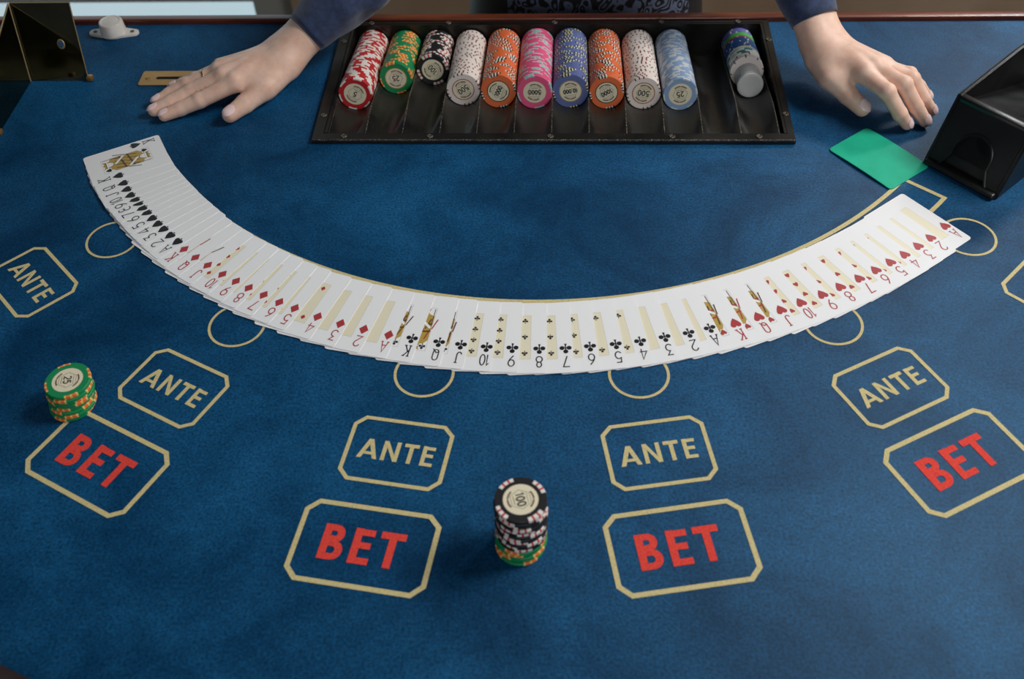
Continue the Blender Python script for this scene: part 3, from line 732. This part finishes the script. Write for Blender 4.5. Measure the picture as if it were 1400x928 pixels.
# sloping front plate with the arched notch
sl = math.atan2(.073, .026); Lf = math.hypot(.026, .073)
def front_pt(u, v, d): # u across, v up the slope, d out of the plate
    return (u, v * math.cos(sl) - d * math.sin(sl), .001 + v * math.sin(sl) + d * math.cos(sl))
notch = [(.014, 0), (.018, .0065), (.0215, .014)] + arc(.0435, .026, .020, .0225, 195, -15, 14) + [(.0655, .014), (.069, .0065), (.073, 0)]
outer = [(ST, 0)] + notch + [(SW_ - ST, 0), (SW_ - ST, Lf), (ST, Lf)]
V, Fc = [], []
for d in (.0, -.004):
    V += [front_pt(u, v, d) for u, v in outer]
n = len(outer); nn = len(notch)
# bridge notch to the top edge with strips
bm = bmesh.new()
fv = [bm.verts.new(p) for p in V[:n]]; bv = [bm.verts.new(p) for p in V[n:]]
f = bm.faces.new(fv); g2 = bm.faces.new(bv[::-1])
for q in range(n): bm.faces.new((fv[q], bv[q], bv[(q + 1) % n], fv[(q + 1) % n]))
bmesh.ops.triangulate(bm, faces=[f, g2])
bm_obj('front_plate', bm, M['shoe'], shoe)
bm = bmesh.new()
vs = [bm.verts.new(front_pt(u, v, d)) for d in (-.005, -.008) for u, v in ((ST, 0), (SW_ - ST, 0), (SW_ - ST, Lf * .97), (ST, Lf * .97))]
for q in ((0, 1, 2, 3), (7, 6, 5, 4), (0, 4, 5, 1), (1, 5, 6, 2), (2, 6, 7, 3), (3, 7, 4, 0)): bm.faces.new([vs[t] for t in q])
bm_obj('inner_plate', bm, M['shoe'], shoe)
# raised lip round the notch
V, Fc = [], []
for u, v in notch: V += [front_pt(u, v, .0012), front_pt(u + (u - .0435) * .08, v + max(0, v - .01) * .06 + .0006, .0012), front_pt(u + (u - .0435) * .10, v + max(0, v - .01) * .08 + .001, 0)]
for q in range(nn - 1): Fc += [(3*q, 3*q+1, 3*q+4, 3*q+3), (3*q+1, 3*q+2, 3*q+5, 3*q+4)]
new_mesh_obj('notch_lip', V, Fc, M['shoe'], shoe, smooth=True)
# rounded toe along the bottom, floor, back wall, top bar of the opening
bm = bmesh.new(); add_box(bm, .002, SW_ - .002, -.006, .012, .0006, .007, .0028, 3); bm_obj('toe', bm, M['shoe'], shoe, 40)
bm = bmesh.new(); add_box(bm, ST, SW_ - ST, .01, .295, .001, .006); bm_obj('floor_plate', bm, M['shoe'], shoe)
bm = bmesh.new(); add_box(bm, ST, SW_ - ST, .296, .300, .001, .083); bm_obj('back_plate', bm, M['shoe'], shoe)
bm = bmesh.new(); add_box(bm, ST, SW_ - ST, .024, .032, .068, .0745, .0012); bm_obj('cross_bar', bm, M['shoe'], shoe, 40)
bm = bmesh.new()
vs = [bm.verts.new(p) for p in ((ST, .04, .062), (SW_ - ST, .04, .062), (SW_ - ST, .20, .012), (ST, .20, .012), (ST, .04, .058), (SW_ - ST, .04, .058), (SW_ - ST, .20, .008), (ST, .20, .008))]
for q in ((0, 1, 2, 3), (7, 6, 5, 4), (0, 4, 5, 1), (1, 5, 6, 2), (2, 6, 7, 3), (3, 7, 4, 0)): bm.faces.new([vs[t] for t in q])
bm_obj('slide_plate', bm, M['shoe'], shoe)

# ------------------------------------------------------------------ discard holder of polished metal
hold = thing('discard_holder', 'dark polished metal discard holder standing at the upper left', 'discard holder')
lean = .0255 / .090
HB = 1.0212; HX0, HX1 = -.6585, -.5862
def hp(x, h, d=0): return (x, HB + h * lean + d, h)
hole_c = (-.6085, .0440); hr = .0042
hw_ = [(HX0, .0008), (HX1, .0008), (HX1, .0905), (HX0, .0905)]
def ray_rect(t):
    dx, dz = math.cos(t), math.sin(t); best = 9
    for lim, o_, d_ in ((HX0, hole_c[0], dx), (HX1, hole_c[0], dx), (.0008, hole_c[1], dz), (.0905, hole_c[1], dz)):
        if abs(d_) > 1e-9:
            s = (lim - o_) / d_
            if s > 1e-9: best = min(best, s)
    return (hole_c[0] + dx * best, hole_c[1] + dz * best)
angs = sorted([2 * PI * q / 28 for q in range(28)] + [math.atan2(p[1] - hole_c[1], p[0] - hole_c[0]) % (2 * PI) for p in hw_])
bm = bmesh.new(); nn = len(angs); loops = []
for d in (0, .003):
    loops.append([bm.verts.new(hp(*ray_rect(t), d)) for t in angs]); loops.append([bm.verts.new(hp(hole_c[0] + hr * math.cos(t), hole_c[1] + 1.25 * hr * math.sin(t), d)) for t in angs])
for q in range(nn):
    q2 = (q + 1) % nn
    bm.faces.new((loops[0][q], loops[0][q2], loops[1][q2], loops[1][q])); bm.faces.new((loops[2][q], loops[3][q], loops[3][q2], loops[2][q2]))
    bm.faces.new((loops[0][q], loops[2][q], loops[2][q2], loops[0][q2])); bm.faces.new((loops[1][q], loops[1][q2], loops[3][q2], loops[3][q]))
bm_obj('back_panel', bm, M['mirror'], hold)
V, Fc = [], []
for q in range(25):
    t = 2 * PI * q / 24
    for rr, d in ((hr * .8, -.0003), (hr * 1.12, -.0005), (hr * 1.12, .0)): V.append(hp(hole_c[0] + rr * math.cos(t), hole_c[1] + 1.25 * rr * math.sin(t), d))
for q in range(24): Fc += [(3*q, 3*q+1, 3*q+4, 3*q+3), (3*q+1, 3*q+2, 3*q+5, 3*q+4)]
new_mesh_obj('hole_rim', V, Fc, M['amber_edge'], hold, smooth=True)
# bright polished edges
def bar(name, p, q, r, m_, parent):
    p, q = Vector(p), Vector(q); d = (q - p).normalized(); u = d.orthogonal().normalized(); v = d.cross(u)
    n = 8; V = [tuple(e + (u * math.cos(2 * PI * k / n) + v * math.sin(2 * PI * k / n)) * r) for e in (p, q) for k in range(n)]
    Fc = [(k, (k + 1) % n, n + (k + 1) % n, n + k) for k in range(n)] + [tuple(range(n))[::-1], tuple(range(n, 2 * n))]
    return new_mesh_obj(name, V, Fc, m_, parent, smooth=True, sharp=50)
bar('polished_edge', hp(HX0, .0905, .0010), hp(HX1, .0905, .0010), .0009, M['amber_edge'], hold)
bar('polished_edge', hp(HX1, .001, .0010), hp(HX1, .0905, .0010), .0007, M['amber_edge'], hold)
# side panel comes forward from the back panel
SX = -.6578; YF = .880
bm = bmesh.new()
sp = [(HB - .001, .0008), (HB + .0900 * lean - .001, .0900), (YF + .02, .0420), (YF, .030), (YF, .0008)]
vs = [bm.verts.new((SX, y_, z_)) for y_, z_ in sp]; f = bm.faces.new(vs)
r = bmesh.ops.extrude_face_region(bm, geom=[f]); bmesh.ops.translate(bm, vec=(-.003, 0, 0), verts=[e for e in r['geom'] if isinstance(e, bmesh.types.BMVert)])
bm_obj('side_panel', bm, M['mirror'], hold)
bar('polished_edge', (SX - .0005, HB - .002, .001), (SX - .0005, HB + .0900 * lean - .002, .0905), .0012, M['amber_edge'], hold)
bar('polished_edge', (SX - .0015, HB + .0900 * lean - .001, .0905), (SX - .0015, YF + .02, .0425), .0009, M['amber_edge'], hold)
bm = bmesh.new(); add_box(bm, HX1 - .001, HX1 + .006, HB - .002, HB + .006, .0004, .006, .0012); bm_obj('mounting_tab', bm, M['brass'], hold, 40)
bm = bmesh.new(); add_box(bm, SX - .004, SX + .004, .912, .920, .0004, .006, .0012); bm_obj('mounting_tab', bm, M['brass'], hold, 40)

# ------------------------------------------------------------------ white call button
btn = thing('call_button', 'white round plastic button on an oval base with two screws', 'button', TR(-.5858, 1.1262, .0003))
st = arc(.026, 0, .0072, .0072, -90, 90, 8)
pts = arc(.0255, 0, .0070, .0070, -60, 60, 8) + arc(0, 0, .0172, .0135, 50, 130, 8) + arc(-.0255, 0, .0070, .0070, 120, 240, 8) + arc(0, 0, .0172, .0135, 230, 310, 8)
bm = bmesh.new(); prism(bm, pts, 0, .0032)
bmesh.ops.recalc_face_normals(bm, faces=bm.faces)
bmesh.ops.bevel(bm, geom=[e for e in bm.edges if all(abs(v.co.z - .0032) < 1e-6 for v in e.verts)], offset=.0008, segments=2, affect='EDGES')
bm_obj('base_plate', bm, M['white_plastic'], btn, 40)
V, Fc = [], []
prof = [(.0163, .003), (.0150, .0170), (.0142, .0182), (.0120, .0188), (.0112, .0182), (.006, .0190), (.0012, .0192)]
nR = 48
for j, (rr, zz) in enumerate(prof):
    for q in range(nR):
        k = 1 - (.015 if (q % 2 and j < 2) else 0)
        V.append((rr * k * math.cos(2 * PI * q / nR), rr * k * math.sin(2 * PI * q / nR), zz))
for j in range(len(prof) - 1):
    for q in range(nR): Fc.append((j * nR + q, j * nR + (q + 1) % nR, (j + 1) * nR + (q + 1) % nR, (j + 1) * nR + q))
Fc.append(tuple((len(prof) - 1) * nR + q for q in range(nR)))
new_mesh_obj('cap', V, Fc, M['white_plastic'], btn, smooth=True, sharp=30)
V, Fc = lathe([(.0026, 0), (.0026, .0008), (.0016, .0014), (.0004, .0015)], 14)
for sx_ in (-.0245, .0245): o = new_mesh_obj('screw', V, Fc, M['screw'], btn, smooth=True, sharp=40); o.location = (sx_, 0, .0031)

# ------------------------------------------------------------------ brass money slot plate
slot = thing('money_slot', 'brass slot plate in the felt under the fingers of the left hand', 'slot plate', TR(-.4690, 1.0250, .0002))
sw2, sh2 = .104, .0295
bm = bmesh.new()
ov = rrect(sw2, sh2, .003, 3); iv = rrect(.066, .0056, .0024, 3)
n = len(ov)
lo = []
for zt in (.0016, 0.0):
    lo.append([bm.verts.new((p[0], p[1], zt)) for p in ov]); lo.append([bm.verts.new((p[0], p[1], zt)) for p in iv])
for q in range(n):
    q2 = (q + 1) % n
    bm.faces.new((lo[0][q], lo[0][q2], lo[1][q2], lo[1][q])); bm.faces.new((lo[0][q], lo[2][q], lo[2][q2], lo[0][q2])); bm.faces.new((lo[1][q], lo[1][q2], lo[3][q2], lo[3][q]))
bm_obj('plate', bm, M['brass'], slot)
bm = bmesh.new(); add_box(bm, -.0335, .0335, -.0030, .0030, .0002, .0005); bm_obj('opening', bm, M['dark'], slot)
V, Fc = lathe([(.0032, 0), (.0030, .0006), (.0014, .0009), (.0012, .0005)], 16)
for sx_ in (-.0435, .0435): o = new_mesh_obj('screw', V, Fc, M['brass'], slot, smooth=True, sharp=40); o.location = (sx_, 0, .0016)

# ------------------------------------------------------------------ the dealer (implicit surface body)
def cone(P, a, b_, ra, rb):
    a = np.array(a, np.float32); ba = np.array(b_, np.float32) - a; pa = P - a
    h = np.clip((pa @ ba) / max(1e-12, float(ba @ ba)), 0, 1)
    return np.sqrt(((pa - h[..., None] * ba) ** 2).sum(-1)) - (ra + (rb - ra) * h)
def smin(a, b_, k):
    h = np.maximum(k - np.abs(a - b_), 0) / k
    return np.minimum(a, b_) - h * h * k * .25
def chain(P, pts, rad, k=.002):
    d = None
    for q in range(len(pts) - 1):
        c = cone(P, pts[q], pts[q + 1], rad[q], rad[q + 1]); d = c if d is None else smin(d, c, k)
    return d
def surface(fn, lo, hi, res):
    """naive surface nets of a signed distance function"""
    lo = np.array(lo); n = np.ceil((np.array(hi) - lo) / res).astype(int) + 1
    ax = [(lo[k] + res * np.arange(n[k])).astype(np.float32) for k in range(3)]
    D = np.empty(n, np.float32)
    for x0 in range(0, n[0], 24):
        G = np.stack(np.meshgrid(ax[0][x0:x0 + 24], ax[1], ax[2], indexing='ij'), -1)
        D[x0:x0 + 24] = fn(G)
    inside = D < 0
    c = [(i_, j, k) for i_ in (0, 1) for j in (0, 1) for k in (0, 1)]
    sl_ = lambda A, o_: A[o_[0]:n[0] - 1 + o_[0], o_[1]:n[1] - 1 + o_[1], o_[2]:n[2] - 1 + o_[2]]
    cnt = sum(sl_(inside, o_).astype(np.int8) for o_ in c)
    act = (cnt > 0) & (cnt < 8)
    cells = np.argwhere(act)
    idx = -np.ones(act.shape, np.int64); idx[act] = np.arange(len(cells))
    acc = np.zeros((len(cells), 3)); num = np.zeros(len(cells))
    for p_ in c:
        for axs in range(3):
            if p_[axs] == 0:
                q_ = list(p_); q_[axs] = 1
                da = D[cells[:, 0] + p_[0], cells[:, 1] + p_[1], cells[:, 2] + p_[2]]; db = D[cells[:, 0] + q_[0], cells[:, 1] + q_[1], cells[:, 2] + q_[2]]
                cr = (da < 0) != (db < 0); t = np.where(cr, da / np.where(cr, da - db, 1), 0)
                pt = np.tile(np.array(p_, float), (len(cells), 1)); pt[:, axs] += t
                acc[cr] += pt[cr]; num[cr] += 1
    V = lo + res * (cells + acc / num[:, None])
    Fc = []
    for axs in range(3):
        u, v = (axs + 1) % 3, (axs + 2) % 3
        A = inside; s0 = [slice(1, -1)] * 3; s1 = [slice(1, -1)] * 3
        s0[axs] = slice(0, -1); s1[axs] = slice(1, None)
        ch = A[tuple(s0)] != A[tuple(s1)]
        e = np.argwhere(ch); off = np.array([1, 1, 1]); off[axs] = 0; e = e + off
        flip = A[e[:, 0], e[:, 1], e[:, 2]]
        du = np.zeros(3, int); du[u] = 1; dv = np.zeros(3, int); dv[v] = 1
        q = [e - du - dv, e - dv, e, e - du]
        q = np.stack([idx[t[:, 0], t[:, 1], t[:, 2]] for t in q], 1)
        q[~flip] = q[~flip][:, ::-1]
        Fc.append(q[(q >= 0).all(1)])
    Fc = np.concatenate(Fc); used = np.unique(Fc); rem = np.zeros(len(V), np.int64); rem[used] = np.arange(len(used))
    return V[used], rem[Fc]

HANDS = {
 'L': dict(
  index=[(-.3850, .9760, .0290), (-.4265, .9576, .0165), (-.4489, .9499, .0105), (-.4671, .9411, .0072)],
  middle=[(-.3997, .9831, .0310), (-.4390, .9729, .0190), (-.4627, .9605, .0120), (-.4821, .9507, .0075)],
  ring=[(-.4092, .9962, .0290), (-.4480, .9866, .0180), (-.4691, .9792, .0110), (-.4838, .9693, .0070)],
  pinky=[(-.4130, 1.0125, .0230), (-.4440, 1.0048, .0140), (-.4599, 1.0024, .0095), (-.4723, .9998, .0062)],
  thumb=[(-.3329, 1.0106, .0250), (-.3523, .9776, .0190), (-.3736, .9561, .0130), (-.3881, .9392, .0098)],
  wrist=(-.3346, 1.0366, .0310), elbow=(-.165, 1.167, .139), lo=(-.505, .915, -.002), hi=(-.250, 1.105, .105)),
 'R': dict(
  index=[(.3316, .9661, .0460), (.3523, .9351, .0430), (.3692, .9246, .0220), (.3806, .9250, .0080)],
  middle=[(.3440, .9732, .0480), (.3713, .9447, .0460), (.3881, .9355, .0240), (.4015, .9304, .0080)],
  ring=[(.3548, .9812, .0440), (.3846, .9604, .0420), (.3999, .9508, .0230), (.4133, .9505, .0075)],
  pinky=[(.3630, .9930, .0360), (.3884, .9807, .0350), (.4030, .9793, .0200), (.4154, .9790, .0070)],
  thumb=[(.2903, 1.0018, .0380), (.2990, .9738, .0350), (.3193, .9594, .0220), (.3348, .9485, .0115)],
  wrist=(.2963, 1.0274, .0480), elbow=(.210, 1.188, .200), lo=(.235, .905, -.002), hi=(.435, 1.125, .150)),
}
RAD = dict(index=(.0106, .0089, .0081, .0067), middle=(.0108, .0091, .0083, .0069), ring=(.0102, .0086, .0078, .0065), pinky=(.0090, .0076, .0069, .0058), thumb=(.0132, .0122, .0110, .0090))
def hand_fn(h, kf):
    W_ = np.array(h['wrist']); E_ = np.array(h['elbow']); d = (E_ - W_) / np.linalg.norm(E_ - W_)
    side = np.array(h['index'][0]) - np.array(h['pinky'][0]); side -= d * (side @ d); side /= np.linalg.norm(side)
    def fn(P):
        palm = None
        for f_, wo, rw in (('index', .012, .0135), ('middle', .004, .0145), ('ring', -.004, .0140), ('pinky', -.012, .0125)):
            base = W_ + side * wo; c = cone(P, base, h[f_][0], rw, RAD[f_][0] + .0006)
            palm = c if palm is None else smin(palm, c, .009)
        for wo in (-.0095, .0095):
            c = cone(P, W_ + side * wo, W_ + d * .16 + side * wo * 1.3, .0172, .0290); palm = smin(palm, c, .016)
        tm = cone(P, h['thumb'][0], h['thumb'][1], .0155, RAD['thumb'][1]); palm = smin(palm, tm, .014)
        t1 = np.array(h['thumb'][1]); i1 = np.array(h['index'][0])
        web = cone(P, np.array(h['thumb'][0]) * .35 + t1 * .65, i1 * .75 + W_ * .25, .0085, .0095); palm = smin(palm, web, .012)
        thenar = cone(P, W_ + side * .010, t1 * .6 + i1 * .4 - np.array((0, 0, .004)), .0140, .0080); palm = smin(palm, thenar, .012)
        # tendons across the back of the hand
        for f_ in ('index', 'middle', 'ring', 'pinky'):
            a = W_ * .45 + np.array(h[f_][0]) * .55 + np.array((0, 0, .0100)); b_ = np.array(h[f_][0]) + np.array((0, 0, .0078))
            palm = smin(palm, cone(P, a, b_, .0020, .0050), .007)
        fing = None
        for f_ in ('index', 'middle', 'ring', 'pinky'):
            c = chain(P, h[f_], RAD[f_], .0022)
            kn = np.array(h[f_][1]) + np.array((0, 0, .0010)); c = smin(c, np.sqrt(((P - kn.astype(np.float32)) ** 2).sum(-1)) - RAD[f_][1] * kf, .004)
            fing = c if fing is None else smin(fing, c, .0005)
        th = chain(P, h['thumb'][1:], RAD['thumb'][1:], .0022)
        body = smin(palm, fing, .0045)
        return smin(body, th, .006)
    return fn, d, side, W_, E_
person = thing('person', 'dealer in navy shirt and patterned vest with both hands spread on the felt', 'person')
BV, BF = [], []
ARM = {}
for k_, h in HANDS.items():
    fn, d, side, W_, E_ = hand_fn(h, .82 if k_ == 'L' else .93); ARM[k_] = (d, side, W_, E_)
    V, Fc = surface(fn, h['lo'], h['hi'], .00135)
    BF.append(Fc + sum(len(v) for v in BV)); BV.append(V)
PX, PY = .028, 1.335
SHO = {'L': (PX - .185, PY + .01, .42), 'R': (PX + .185, PY + .01, .42)}
def torso(P, o_=0.0):
    d = cone(P, (PX - .055, PY, -.10), (PX - .045, PY, .08), .105 + o_, .092 + o_); d = smin(d, cone(P, (PX + .055, PY, -.10), (PX + .045, PY, .08), .105 + o_, .092 + o_), .08)
    d = smin(d, cone(P, (PX - .07, PY, .12), (PX - .085, PY, .34), .090 + o_, .090 + o_), .08); d = smin(d, cone(P, (PX + .07, PY, .12), (PX + .085, PY, .34), .090 + o_, .090 + o_), .08)
    d = smin(d, cone(P, (PX - .15, PY + .01, .43), (PX + .15, PY + .01, .43), .05 + o_, .05 + o_), .08)
    return d
def body_fn(P):
    d = torso(P); d = smin(d, cone(P, (PX, PY, .42), (PX, PY - .01, .54), .055, .050), .05)
    for k_ in 'LR':
        dd, side, W_, E_ = ARM[k_]
        d = smin(d, cone(P, SHO[k_], E_, .050, .036), .03); d = smin(d, cone(P, E_, W_ + dd * .11, .036, .028), .02)
    return d
V, Fc = surface(body_fn, (PX - .30, 1.08, -.24), (PX + .30, PY + .16, .62), .009)
BF.append(Fc + sum(len(v) for v in BV)); BV.append(V)
AV = np.concatenate(BV); off = len(BV[0]) + len(BV[1]); link = []
for q, k_ in enumerate('LR'):
    d, side, W_, E_ = ARM[k_]; s0 = 0 if q == 0 else len(BV[0]); Hq = BF[q]
    far = int(np.argmax(((AV[Hq[:, 0]] - W_) @ d))); e0_, e1_ = Hq[far][0], Hq[far][1]
    link.append([int(e0_), int(e1_), off + int(np.argmin(((BV[2] - AV[e0_]) ** 2).sum(1)))])
body = new_mesh_obj('body', np.concatenate(BV), np.concatenate(BF).tolist() + link, M['skin'], person, smooth=True)
sm = body.modifiers.new('smooth', 'SMOOTH'); sm.factor = .5; sm.iterations = 3
# vest
def vest_fn(P):
    d = torso(P, .012)
    v_cut = .30 - P[..., 2] - np.abs(P[..., 0] - PX) * .0     # open neck above
    neck = np.maximum(np.abs(P[..., 0] - PX) - np.maximum(0, (P[..., 2] - .20)) * .30, PY - .01 - P[..., 1])
    return np.maximum(d, np.maximum(P[..., 2] - .46, -.20 - P[..., 2]))
V, Fc = surface(vest_fn, (PX - .30, 1.15, -.22), (PX + .30, PY + .17, .50), .008)
vest = new_mesh_obj('vest', V, Fc.tolist(), M['vest'], person, smooth=True); vest['label'] = 'dark vest with grey scroll pattern'
sm = vest.modifiers.new('smooth', 'SMOOTH'); sm.factor = .5; sm.iterations = 3
V, Fc = lathe([(.0055, 0), (.0055, .0015), (.0035, .003), (.001, .0031)], 16)
for zz in (-.015, .06, .135): o = new_mesh_obj('button', V, Fc, M['screw'], vest, smooth=True, sharp=40); o.matrix_local = Matrix.Translation((PX + .036, 1.2285, zz)) @ Matrix.Rotation(PI / 2, 4, 'X')
def legs_fn(P):
    d = None
    for s in (-1, 1):
        c = cone(P, (PX + s * .085, PY, -.16), (PX + s * .10, PY + .01, FLOOR + .03), .098, .055); d = c if d is None else smin(d, c, .05)
    return np.maximum(d, FLOOR + .004 - P[..., 2])
V, Fc = surface(legs_fn, (PX - .25, PY - .14, FLOOR - .01), (PX + .25, PY + .14, -.04), .012)
new_mesh_obj('trousers', V, Fc.tolist(), M['trousers'], person, smooth=True)
# sleeves: lofted tubes with soft wrinkles
def bez(p0, p1, p2, t): return p0 * (1 - t) ** 2 + p1 * 2 * t * (1 - t) + p2 * t * t
for k_ in 'LR':
    d, side, W_, E_ = ARM[k_]; up = np.cross(d, side); up = up if up[2] > 0 else -up
    cuff = W_ + d * (.030 if k_ == 'L' else .026)
    path = [cuff + (E_ - cuff) * t for t in np.linspace(0, .82, 26)]
    path += [bez(cuff + (E_ - cuff) * .82, E_, E_ + (np.array(SHO[k_]) - E_) * .2, t) for t in np.linspace(.15, 1, 8)]
    path += [E_ + (np.array(SHO[k_]) - E_) * t for t in np.linspace(.28, 1.0, 14)]
    nS = 40; V, Fc = [], []
    L_ = np.cumsum([0] + [np.linalg.norm(path[q + 1] - path[q]) for q in range(len(path) - 1)])
    def ringpts(c, dr, sd, ra, rb, s, wr):
        out = []
        u_ = np.cross(dr, sd); u_ /= np.linalg.norm(u_)
        for q in range(nS):
            t = 2 * PI * q / nS
            w_ = 1 + wr * (.05 * math.sin(3 * t + s * 60) + .035 * math.sin(5 * t - s * 95 + 1) + .03 * math.sin(2 * t + s * 150))
            out.append(tuple(c + sd * math.cos(t) * ra * w_ + u_ * math.sin(t) * rb * w_))
        return out
    rings = []
    sd = side.copy()
    for q, c in enumerate(path):
        dr = path[min(q + 1, len(path) - 1)] - path[max(q - 1, 0)]; dr /= np.linalg.norm(dr)
        sd = sd - dr * (sd @ dr); sd /= np.linalg.norm(sd)
        s = L_[q]; g = min(1, s / .055)
        ra = .0308 + g * .0085 + min(.012, max(0, s - .06) * .07); rb = .0240 + g * .0112 + min(.014, max(0, s - .06) * .08)
        rings.append(ringpts(c, dr, sd, ra, rb, s, min(1, max(0, s - .012) / .04)))
    inner = [ringpts(path[0] + d * .001, d, side, .0296, .0228, 0, 0), ringpts(path[0] + d * .03, d, side, .0300, .0232, 0, 0)]
    rings = inner[::-1] + rings
    for rg in rings: V += rg
    for j in range(len(rings) - 1):
        for q in range(nS): Fc.append((j * nS + q, j * nS + (q + 1) % nS, (j + 1) * nS + (q + 1) % nS, (j + 1) * nS + q))
    o = new_mesh_obj('shirt_sleeve', V, Fc, M['shirt'], person, smooth=True); o['label'] = 'navy shirt sleeve'
# nails
def nail(p1, p2, r1, r2, wdt, ln, tilt=0.0, ext=.0030, ref=(0, 0, 1)):
    p1, p2 = Vector(p1), Vector(p2); d = (p2 - p1).normalized(); z_ = Vector(ref).normalized(); n_ = (z_ - d * z_.dot(d)).normalized(); s_ = d.cross(n_)
    n_ = (n_ * math.cos(tilt) + s_ * math.sin(tilt)).normalized(); s_ = d.cross(n_)
    V, Fc = [], []; nu, nv = 9, 9
    Ld = (p2 - p1).length
    for lay in (0, 1):
        for j in range(nv):
            t = j / (nv - 1); al = Ld + r2 * .72 - ln + t * (ln + ext)
            f_ = min(1, al / Ld); rr = r1 + (r2 - r1) * f_
            over = max(0, al - Ld) / r2
            rz = rr * math.sqrt(max(.12, 1 - min(.94, over) ** 2 * .75)) if over > 0 else rr
            tt = abs(2 * t - 1); wk = (1 - tt ** 3.2) ** .42 if 0 < t < 1 else .28
            for i_ in range(nu):
                a = (i_ / (nu - 1) * 2 - 1) * wdt / rr / 2 * wk
                R_ = rz * 1.0 + (.0008 if lay == 0 else -.0006)
                V.append(tuple(p1 + d * al + n_ * (R_ * math.cos(a)) + s_ * (R_ * math.sin(a) * 1.0)))
    for j in range(nv - 1):
        for i_ in range(nu - 1):
            a = j * nu + i_; Fc.append((a, a + 1, a + nu + 1, a + nu)); b_ = a + nu * nv; Fc.append((b_, b_ + nu, b_ + nu + 1, b_ + 1))
    rim = [i_ for i_ in range(nu)] + [j * nu + nu - 1 for j in range(1, nv)] + [(nv - 1) * nu + i_ for i_ in range(nu - 2, -1, -1)] + [j * nu for j in range(nv - 2, 0, -1)]
    for q in range(len(rim)):
        a, b_ = rim[q], rim[(q + 1) % len(rim)]; Fc.append((a, a + nu * nv, b_ + nu * nv, b_))
    o = new_mesh_obj('fingernail', V, Fc, M['nail'], body, smooth=True, sharp=60); o['label'] = 'pale pink fingernail'
for k_, h in HANDS.items():
    for f_, wd, ln in (('index', .0104, .0118), ('middle', .0106, .0120), ('ring', .0102, .0118), ('pinky', .0088, .0104), ('thumb', .0135, .0145)):
        tl = 0
        if f_ == 'thumb': tl = -.20 if k_ == 'L' else .20
        nail(h[f_][2], h[f_][3], RAD[f_][2], RAD[f_][3], wd, ln, tl, .0020, (0, 0, 1) if k_ == 'L' or f_ == 'thumb' else (0, -.35, .9))
# gold ring on the ring finger
a, b_ = Vector(HANDS['L']['ring'][0]), Vector(HANDS['L']['ring'][1])
dd = (b_ - a).normalized(); c = a + (b_ - a) * .42; R = RAD['ring'][0] + (RAD['ring'][1] - RAD['ring'][0]) * .42 + .0004
u = dd.orthogonal().normalized(); v = dd.cross(u); V, Fc = [], []
for q in range(40):
    t = 2 * PI * q / 40; e = u * math.cos(t) + v * math.sin(t)
    for j in range(8):
        p_ = 2 * PI * j / 8; V.append(tuple(e * (R + .0007 * math.cos(p_)) + dd * (.0010 * math.sin(p_))))
for q in range(40):
    for j in range(8): Fc.append((q * 8 + j, q * 8 + (j + 1) % 8, ((q + 1) % 40) * 8 + (j + 1) % 8, ((q + 1) % 40) * 8 + j))
o = new_mesh_obj('finger_ring', V, Fc, M['gold'], smooth=True); o.location = c
tag(o, 'thin gold ring worn on a finger of the left hand in the picture', 'ring')
